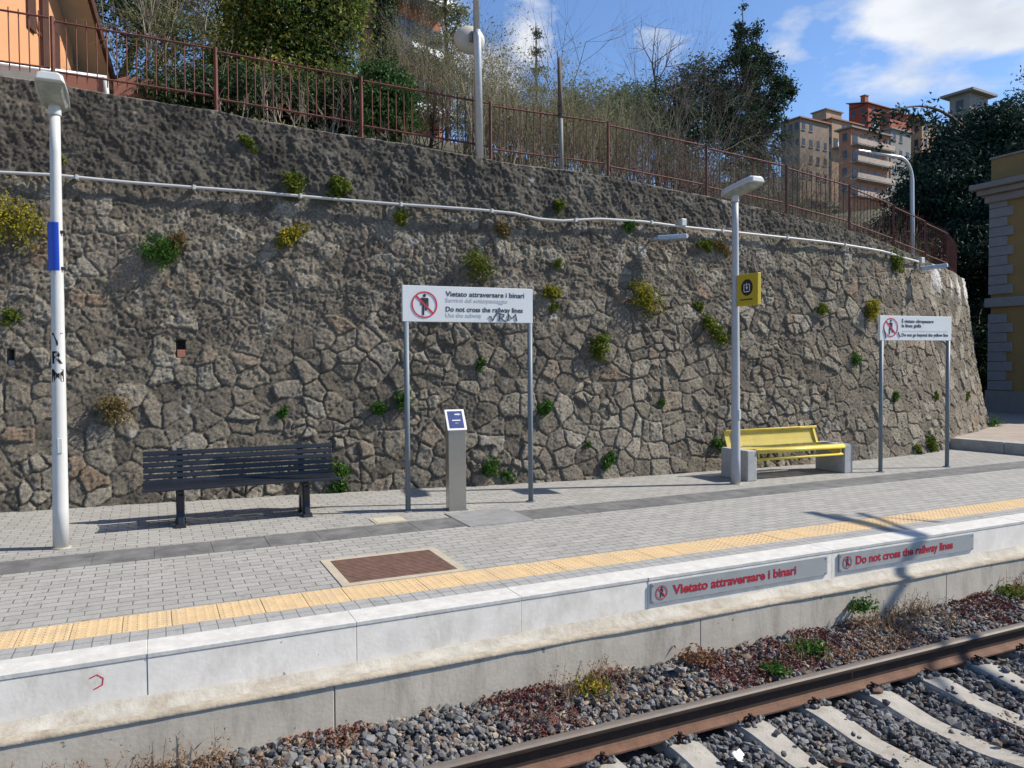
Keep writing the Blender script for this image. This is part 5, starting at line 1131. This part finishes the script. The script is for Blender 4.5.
# far spruce
def tiered(name, label, cat, base, top_z, rad, m, seed, tiers=22, per=70, lsize=.2):
    rgn = np.random.default_rng(seed); base = np.array(base, float); H_ = top_z-base[2]; t = thing(name, label, cat, base); seg = [(np.zeros(3), np.array((0, 0, H_)), H_*.018, .02)]; P = []
    for i in range(tiers):
        f = (i+.5)/tiers; z = H_*(.15+.85*f); R_ = rad*(1-f)**.85+.12
        for k in range(5):
            a = rgn.uniform(0, 2*pi); L_ = R_*rgn.uniform(.6, 1.15); e = np.array((cos(a)*L_, sin(a)*L_, z-.12*L_+rgn.normal()*.1)); s_ = np.array((0, 0, z)); seg.append((s_, e, .03, .012))
            u = rgn.random(per//5)[:, None]; P.append(s_+(e-s_)*u**.7+rgn.normal(size=(per//5, 3))*np.array((.12, .12, .09))*rad*.5-np.array((0, 0, .08))*u*rad)
    P = np.vstack(P); V, Fc = leaf_arrays(P, rgn, lsize, .35, .2); npmesh('foliage', V, Fc, m, t, False, {'rnd': ('FLOAT', np.repeat(rgn.random(len(P)), 4))})
    V, Fc = seg_mesh(seg, 5); npmesh('trunk', V, Fc, M['bark'], t, True)
q = at(537, 23, 38); b = foot(537, 38); tiered('spruce', 'thin distant spruce showing against the cloud above the brushwood', 'spruce', b, q[2], 2.3, L_dark2, 41, 17, 160, .17)
# the big cedar: level limbs with drooping foliage
def cedar():
    rgn = np.random.default_rng(5); c = at(988, 200, 19.5); base = np.array((c[0], 19.5, .0)); t = thing('cedar', 'huge dark cedar with drooping branches between the wall and the ochre building', 'cedar', base)
    seg = []; P = []; R = []
    tz = 11.2; sp = [np.array((0, 0, z)) for z in np.linspace(-.2, tz, 9)]
    for i in range(8): seg.append((sp[i], sp[i+1], .38*(1-i/9), .38*(1-(i+1)/9)))
    for i in range(135):
        z = tz*rgn.uniform(.10, 1.)*.99; f = z/tz; L_ = (5.3*(1-f**3.4)+1.3)*rgn.uniform(.55, 1.05); a = rgn.uniform(0, 2*pi); d = np.array((cos(a), sin(a), 0)); p = np.array((0, 0, z)); k = 7; r_ = .10*(1-f*.6)
        pts = [p]
        for j in range(1, k+1):
            u = j/k; pts.append(np.array((0, 0, z))+d*L_*u+np.array((0, 0, L_*(.20*u-.34*u*u)))+rgn.normal(size=3)*.07)
        for j in range(k): seg.append((pts[j], pts[j+1], r_*(1-j/k*.85), r_*(1-(j+1)/k*.85)))
        for j in range(2, k+1):
            for q in range(5):
                side = np.cross(d, (0, 0, 1))*rgn.normal()*.55*(1.1-j/k*.4)*L_*.22; cc = pts[j]+side+rgn.normal(size=3)*.12; n = 34
                g_ = rgn.normal(size=(n, 3))*np.array((.34, .34, .09)); g_[:, 2] -= np.abs(rgn.normal(size=n))*.26; P.append(cc+g_); R.append(np.full(n, rgn.normal(.4, .2))+rgn.normal(0, .2, n))
    # one long arching branch against the sky to the left
    tipx = at(872, 118, 18.0)-base; st = np.array((0, 0, 9.6)); pts = [st+(tipx-st)*u+np.array((0, 0, 1.0*sin(pi*min(u*1.05, 1))+.15*u)) for u in np.linspace(0, 1, 12)]
    for j in range(11): seg.append((pts[j], pts[j+1], .09*(1-j/12), .09*(1-(j+1)/12)))
    for j in range(2, 12):
        for q in range(4): cc = pts[j]+rgn.normal(size=3)*.2; n = 18; g_ = rgn.normal(size=(n, 3))*np.array((.14, .14, .06)); g_[:, 2] -= rgn.random(n)*.75*(.4+.6*rgn.random()); P.append(cc+g_); R.append(rgn.normal(.4, .2, n))
    P = np.vstack(P); R = np.clip(np.concatenate(R), 0, 1); V, Fc = leaf_arrays(P, rgn, .2, .36, .25); npmesh('foliage', V, Fc, L_cedar, t, False, {'rnd': ('FLOAT', np.repeat(R, 4))})
    V, Fc = seg_mesh(seg, 6); npmesh('trunk', V, Fc, M['bark'], t, True)
cedar()
tree('dark_bush', 'dark bush under the cedar between the stone wall and the ochre building', 'bush', (25.5, 18.0, .1), L_dark, [(25.5, 18.2, 1.4, 1.6, 1.6, 1.6), (27, 17.6, 1.2, 1.5, 1.4, 1.5), (23.8, 18.6, 1.2, 1.4, 1.5, 1.3), (24.5, 19.5, 2.6, 1.5, 1.5, 1.5)], 150, 50, .4, .14, .5, 44, .08)
tree('dark_bush', 'dark evergreen shrubs far behind the cedar trunk', 'bush', (34, 27, .2), L_dark, [(33, 26, 2.2, 3, 3, 2.6), (38, 25, 2.6, 3.4, 3, 3), (29, 27, 2.4, 3, 3, 2.8), (35, 30, 5, 4, 3, 4)], 230, 50, .7, .22, .5, 45, .12)
q = at(1015, 130, 24); tree('dark_evergreen', 'dark evergreen tree at the right edge behind the ochre building roof', 'tree', (q[0], 24, .2), L_cedar, [E_(1012, 130, 24, 26, 30), E_(1040, 110, 24, 30, 40), E_(990, 150, 24, 30, 36), E_(1030, 170, 24, 40, 40)], 200, 50, .6, .2, .4, 46, .25)

# ------------------------------------------------------------------ orange house at the top left
def house():
    ps = radians(14); u = np.array((sin(ps), cos(ps), 0)); nn = np.array((cos(ps), -sin(ps), 0)); V3 = np.array((0, 0, 1.)); o = np.array((-1.33, 18.4, 5.2))
    t = thing('orange_house', 'orange gabled house with broad eaves and brown trim at the top left', 'house', o)
    def hit(px, py):
        d = ray(px, py); k = ((o-CAM) @ nn)/(d @ nn); q = CAM+d*k-o; return q @ u, q[2]
    ze = hit(80, 55)[1]; sl = tan_ = .80; ur = -4.2; zr = ze+sl*(-ur)
    def pr(poly, n0, n1, nm, m, bevel=0, parent=None):     # polygon in (u, z), extruded from n0 to n1 along the outward normal
        return MB().prism(poly, nn*n0, -u, V3, n1-n0).build(nm, m, parent or t, bevel=bevel)
    fl = lambda pts: [(-p[0], p[1]) for p in pts]
    pr(fl([(0, -.8), (0, ze), (ur, zr), (2*ur, ze), (2*ur, -.8)]), -6, 0, 'wall', M['orange_wall'])
    e = .75; oh = .55
    pr(fl([(e, ze-e*sl+.02), (e, ze-e*sl+.08), (ur, zr+.08), (ur, zr+.02)]), -6.3, oh, 'soffit', M['soffit'])
    pr(fl([(ur, zr+.02), (ur, zr+.08), (2*ur-e, ze-e*sl+.08), (2*ur-e, ze-e*sl+.02)]), -6.3, oh, 'soffit', M['soffit'])
    pr(fl([(e+.05, ze-e*sl+.05), (e+.05, ze-e*sl+.20), (ur, zr+.24), (ur, zr+.085)]), -6.35, oh+.04, 'roof', M['roof_tile'])
    pr(fl([(ur, zr+.085), (ur, zr+.24), (2*ur-e-.05, ze-e*sl+.20), (2*ur-e-.05, ze-e*sl+.05)]), -6.35, oh+.04, 'roof', M['roof_tile'])
    pr(fl([(e+.06, ze-e*sl-.10), (e+.06, ze-e*sl+.14), (ur, zr+.20), (ur, zr-.06)]), oh+.042, oh+.085, 'verge_board', M['brown'], .006)
    def rect(px0, py0, px1, py1, nm, m, th=.05, parent=None):
        a_, z0 = hit(px0, py1); b_, z1 = hit(px1, py0); return pr(fl([(a_, z0), (b_, z0), (b_, z1), (a_, z1)]), -.01, th, nm, m, .008, parent)
    rect(40.5, -30, 44, 75, 'downpipe', M['brown'], .07); rect(26, -40, 32, 26, 'shutter', M['brown'], .05); rect(53, 25, 57.5, 80, 'door', M['brown'], .04)
    a_, z_ = hit(34, 30); b_, z2 = hit(39, 36); MB().tube([nn*.03+u*a_+V3*(z_+.35), nn*.03+u*(a_*.6+b_*.4)+V3*(z_+.05), nn*.03+u*b_+V3*z2], .018, 6).build('cable', M['terracotta'], t, smooth=True)
house()
t = thing('parapet_wall', 'low terracotta parapet with grey coping under the orange house', 'low wall', (-1.5, 11.98, 5.2))
MB().bb((-6, -.06, -.4), (1.02, .06, .42)).build('wall', M['terracotta'], t, bevel=.01); MB().bb((-6, -.075, -.4), (.52, -.061, .40)).build('plaster', M['plaster_grey'], t)
MB().tube([(-6, -.02, .47), (1.05, -.02, .44)], .04, 8).build('coping_pipe', M['galv'], t, smooth=True); MB().tube([(1.02, -.06, .44), (1.04, -.07, .0)], .035, 8).build('downpipe', M['lamp_white'], t, smooth=True)
t = thing('terracotta_wall', 'short terracotta wall block right of the white downpipe', 'low wall', (-.10, 12.35, 5.2)); 
MB().add([(-.30, -.12, -.5), (.26, -.12, -.5), (.26, .12, -.5), (-.30, .12, -.5), (-.30, -.12, .52), (-.12, -.12, .60), (.22, -.12, .60), (.26, -.12, .52), (-.30, .12, .52), (-.12, .12, .60), (.22, .12, .60), (.26, .12, .52)], [(0, 1, 7, 6, 5, 4), (3, 8, 9, 10, 11, 2), (0, 4, 8, 3), (4, 5, 9, 8), (5, 6, 10, 9), (6, 7, 11, 10), (1, 2, 11, 7)]).build('wall', M['terracotta'], t, bevel=.01)

# ------------------------------------------------------------------ ochre station building at the right
t = thing('station_building', 'ochre yellow building with pale corner stones and heavy cornice at the right edge', 'building', (21.7, 12.2, .2))
x0, y0_, y1_ = 0., -2.0, 1.9; zc = 6.15
MB().bb((x0, y0_, -.6), (11, y1_, zc)).build('wall', M['ochre'], t)
MB().bb((x0-.09, y0_-.09, -.6), (11, y1_+.09, .62)).build('plinth', M['cornice'], t, bevel=.01)
for ya, yb_ in ((y1_, 1), (y0_, -1)):
    z = .64; k = 0; mb = MB()
    while z < zc-.3:
        L_ = .62 if k % 2 == 0 else .46; h_ = .27
        if not 2.72 < z < 3.28: mb.bb((x0-.05, ya-yb_*L_, z), (x0+L_, ya+yb_*.05, z+h_-.012))
        z += h_; k += 1
    mb.build('quoins', M['quoin'], t, bevel=.012)
MB().bb((x0-.12, y0_-.12, 2.98), (11, y1_+.12, 3.24)).build('string_course', M['quoin'], t, bevel=.02)
mb = MB(); mb.bb((x0-.14, y0_-.14, zc-.22), (11, y1_+.14, zc)); mb.bb((x0-.28, y0_-.28, zc+.002), (11, y1_+.28, zc+.16)); mb.bb((x0-.42, y0_-.42, zc+.162), (11, y1_+.42, zc+.32)); mb.build('cornice', M['cornice'], t, bevel=.03)
MB().bb((x0-.02, y0_-.02, zc+.322), (11, y1_+.02, zc+1.0)).build('attic', M['ochre'], t); MB().bb((x0-.06, y0_-.06, zc+1.002), (11, y1_+.06, zc+1.06)).build('roof_edge', M['cornice'], t, bevel=.01)
w = MB().bb((x0-.04, -.75, 3.9), (x0+.02, .35, 5.6)).build('window', M['window_dark'], t)
MB().bb((x0-.07, -.85, 3.8), (x0-.0, .45, 3.88)).build('sill', M['quoin'], t, bevel=.01)

# ------------------------------------------------------------------ buildings on the hill
def bmat(n, c): return mat(n, c, .9, var=.12, vscale=.6, stain=tuple(v*.6 for v in c), sscale=.5, samt=.5)
def block(name, label, x0, xm, x1, yt, D, wallm, head=90., depth_floors=5, roofm=None, rooftype='flat', over=.35, balc=None, cols=(3, 2), parapet=None, floor=3.1, left=True, railh=.9, skip=.25):
    """corner seen at picture column xm, distance D; front runs along compass 'head' (deg from the across-track axis)"""
    c = atd(xm, yt, D); a = np.array((sin(radians(head)), cos(radians(head)))); b = np.array((-a[1], a[0]))
    def reach(px, dr):
        r_ = ray(px, yt); r2 = np.array((r_[0], r_[1])); A_ = np.array([[dr[0], -r2[0]], [dr[1], -r2[1]]]); s_ = np.linalg.solve(A_, -np.array((c[0], c[1]))); return float(np.clip(s_[0], 2.5, 40))
    Wf = reach(x1, a); Df = reach(x0, b) if x0 < xm-1 else 8.0
    H_ = floor*depth_floors; t = thing(name, label, 'house' if rooftype != 'flat' else 'apartment block', (c[0], c[1], c[2]-H_), rz=atan2(a[1], a[0]), group='buildings on the hill')
    MB().bb((0, 0, -8), (Wf, Df, H_)).build('wall', wallm, t)
    rm = roofm or M['cornice']
    if rooftype == 'flat': MB().bb((-over, -over, H_+.003), (Wf+over, Df+over, H_+.28)).build('roof', rm, t)
    elif rooftype == 'shed': MB().add([(-over, -over, H_-.1), (Wf+over, -over, H_-.1), (Wf+over, Df+over, H_+1.3), (-over, Df+over, H_+1.3), (-over, -over, H_+.1), (Wf+over, -over, H_+.1), (Wf+over, Df+over, H_+1.5), (-over, Df+over, H_+1.5)], [(0, 3, 2, 1), (4, 5, 6, 7), (0, 1, 5, 4), (1, 2, 6, 5), (2, 3, 7, 6), (3, 0, 4, 7)]).build('roof', rm, t); MB().add([(0, .01, H_-.4), (Wf, .01, H_-.4), (Wf, Df, H_-.4), (0, Df, H_-.4), (0, Df, H_+1.25), (Wf, Df, H_+1.25)], [(3, 4, 5, 2), (0, 4, 3), (1, 2, 5)]).build('gable_wall', wallm, t)
    elif rooftype == 'gable':
        m_ = Df/2; rh = m_*.45; MB().add([(-over, -over, H_), (Wf+over, -over, H_), (Wf+over, m_, H_+rh), (-over, m_, H_+rh), (Wf+over, Df+over, H_), (-over, Df+over, H_)], [(0, 1, 2, 3), (3, 2, 4, 5), (0, 3, 5), (1, 4, 2)]).build('roof', rm, t)
    def win(p, q, side):
        nm = MB().bb(p, q).build('window', M['window_dark'], t)
        z0 = min(p[2], q[2])
        if side == 'f': MB().bb((p[0]-.12, -.16, z0-.14), (q[0]+.12, -.001, z0-.02)).build('sill', M['quoin'], nm)
        else: MB().bb((-.16, p[1]-.12, z0-.14), (-.001, q[1]+.12, z0-.02)).build('sill', M['quoin'], nm)
    for fl in range(depth_floors-1, max(-1, depth_floors-5), -1):
        z = fl*floor+1.0
        for i in range(cols[0]):
            x = Wf*(i+.5)/cols[0]
            if balc and fl in balc:
                continue
            if rg.random() > skip: win((x-.45, -.03, z), (x+.45, .02, z+1.45), 'f')
        if left:
            for i in range(cols[1]): y = Df*(i+.5)/cols[1]; win((-.03, y-.45, z), (.02, y+.45, z+1.45), 's')
        if balc and fl in balc:
            s_ = MB().bb((.2, -1.3, z-1.05), (Wf-.1, -.002, z-.85)).build('balcony', M['quoin'], t); MB().bb((.2, -1.34, z-.849), (Wf-.1, -1.26, z-.849+railh)).build('railing', parapet or M['sign_white'], s_)
            for i in range(cols[0]): x = Wf*(i+.5)/cols[0]; MB().bb((x-.7, -.04, z-.8), (x+.7, .02, z+1.3)).build('balcony_door', M['window_dark'], t)
    return t, Wf, Df, H_
b_grey = bmat('render_grey_brown', (.27, .205, .155)); b_beige = bmat('render_beige', (.38, .255, .165)); b_pink = bmat('render_pink_orange', (.48, .22, .13)); b_par = bmat('balcony_parapet', (.50, .40, .33)); b_red = bmat('render_red', (.36, .075, .045)); b_red2 = bmat('render_brick_red', (.42, .12, .075)); b_greyf = bmat('render_grey', (.27, .26, .245)); b_tan = bmat('render_tan', (.42, .28, .19))
block('apartment_block', 'grey-brown apartment block at the left of the hillside town', 781, 800, 829, 118, 150, b_grey, 84, 7, M['roof_tile'], 'flat', .4, None, (4, 3))
t, wf, df, hh = block('apartment_block', 'beige apartment block with a small rooftop room', 822, 832, 862, 119, 165, b_beige, 84, 7, M['roof_tile'], 'flat', .4, (5,), (4, 2)); MB().bb((-.6, 1, hh+.28), (wf*.45, 4.5, hh+2.2)).build('rooftop_room', b_tan, t); MB().bb((-.9, .7, hh+2.202), (wf*.45+.3, 4.8, hh+2.45)).build('rooftop_slab', M['cornice'], t)
block('apartment_block', 'pink-orange apartment block with white balconies above the curved lamp', 846, 851, 889, 128, 140, b_pink, 84, 7, None, 'flat', .6, (6, 5, 4, 3), (5, 1), b_par)
t, wf, df, hh = block('red_house', 'tall red house with a chimney on top of the hillside town', 849, 868, 899, 103, 185, b_red, 84, 5, M['roof_tile'], 'shed', .5, (3,), (3, 2)); MB().bb((.6, 1.2, hh), (1.9, 2.4, hh+2.3)).build('chimney', b_red2, t); MB().bb((.45, 1.05, hh+2.302), (2.05, 2.55, hh+2.5)).build('chimney_cap', M['cornice'], t)
block('red_house', 'lower brick red house with a white balcony right of the tall red house', 883, 890, 918, 112, 170, b_red2, 84, 5, M['roof_tile'], 'flat', .7, (3,), (3, 1), b_par)
block('apartment_block', 'plain grey apartment block below the brick red house', 886, 891, 911, 129, 150, b_greyf, 84, 5, None, 'flat', .4, None, (3, 1))
block('tan_house', 'small tan house at the right end of the hillside town', 915, 922, 938, 121, 170, b_tan, 84, 4, M['roof_tile'], 'gable', .5, None, (2, 1))
t, wf, df, hh = block('tower_house', 'grey tower house with overhanging flat roof above the cedar', 958, 970, 988, 92, 95, b_greyf, 84, 4, M['cornice'], 'flat', .8, None, (1, 1))
block('brick_block', 'orange brick apartment block with white balconies behind the cypress', 358, 392, 440, -60, 42, M['brick_orange'], 66, 7, M['quoin'], 'flat', .5, (6, 5, 4, 3), (3, 2), M['sign_white'], railh=.35, left=False)
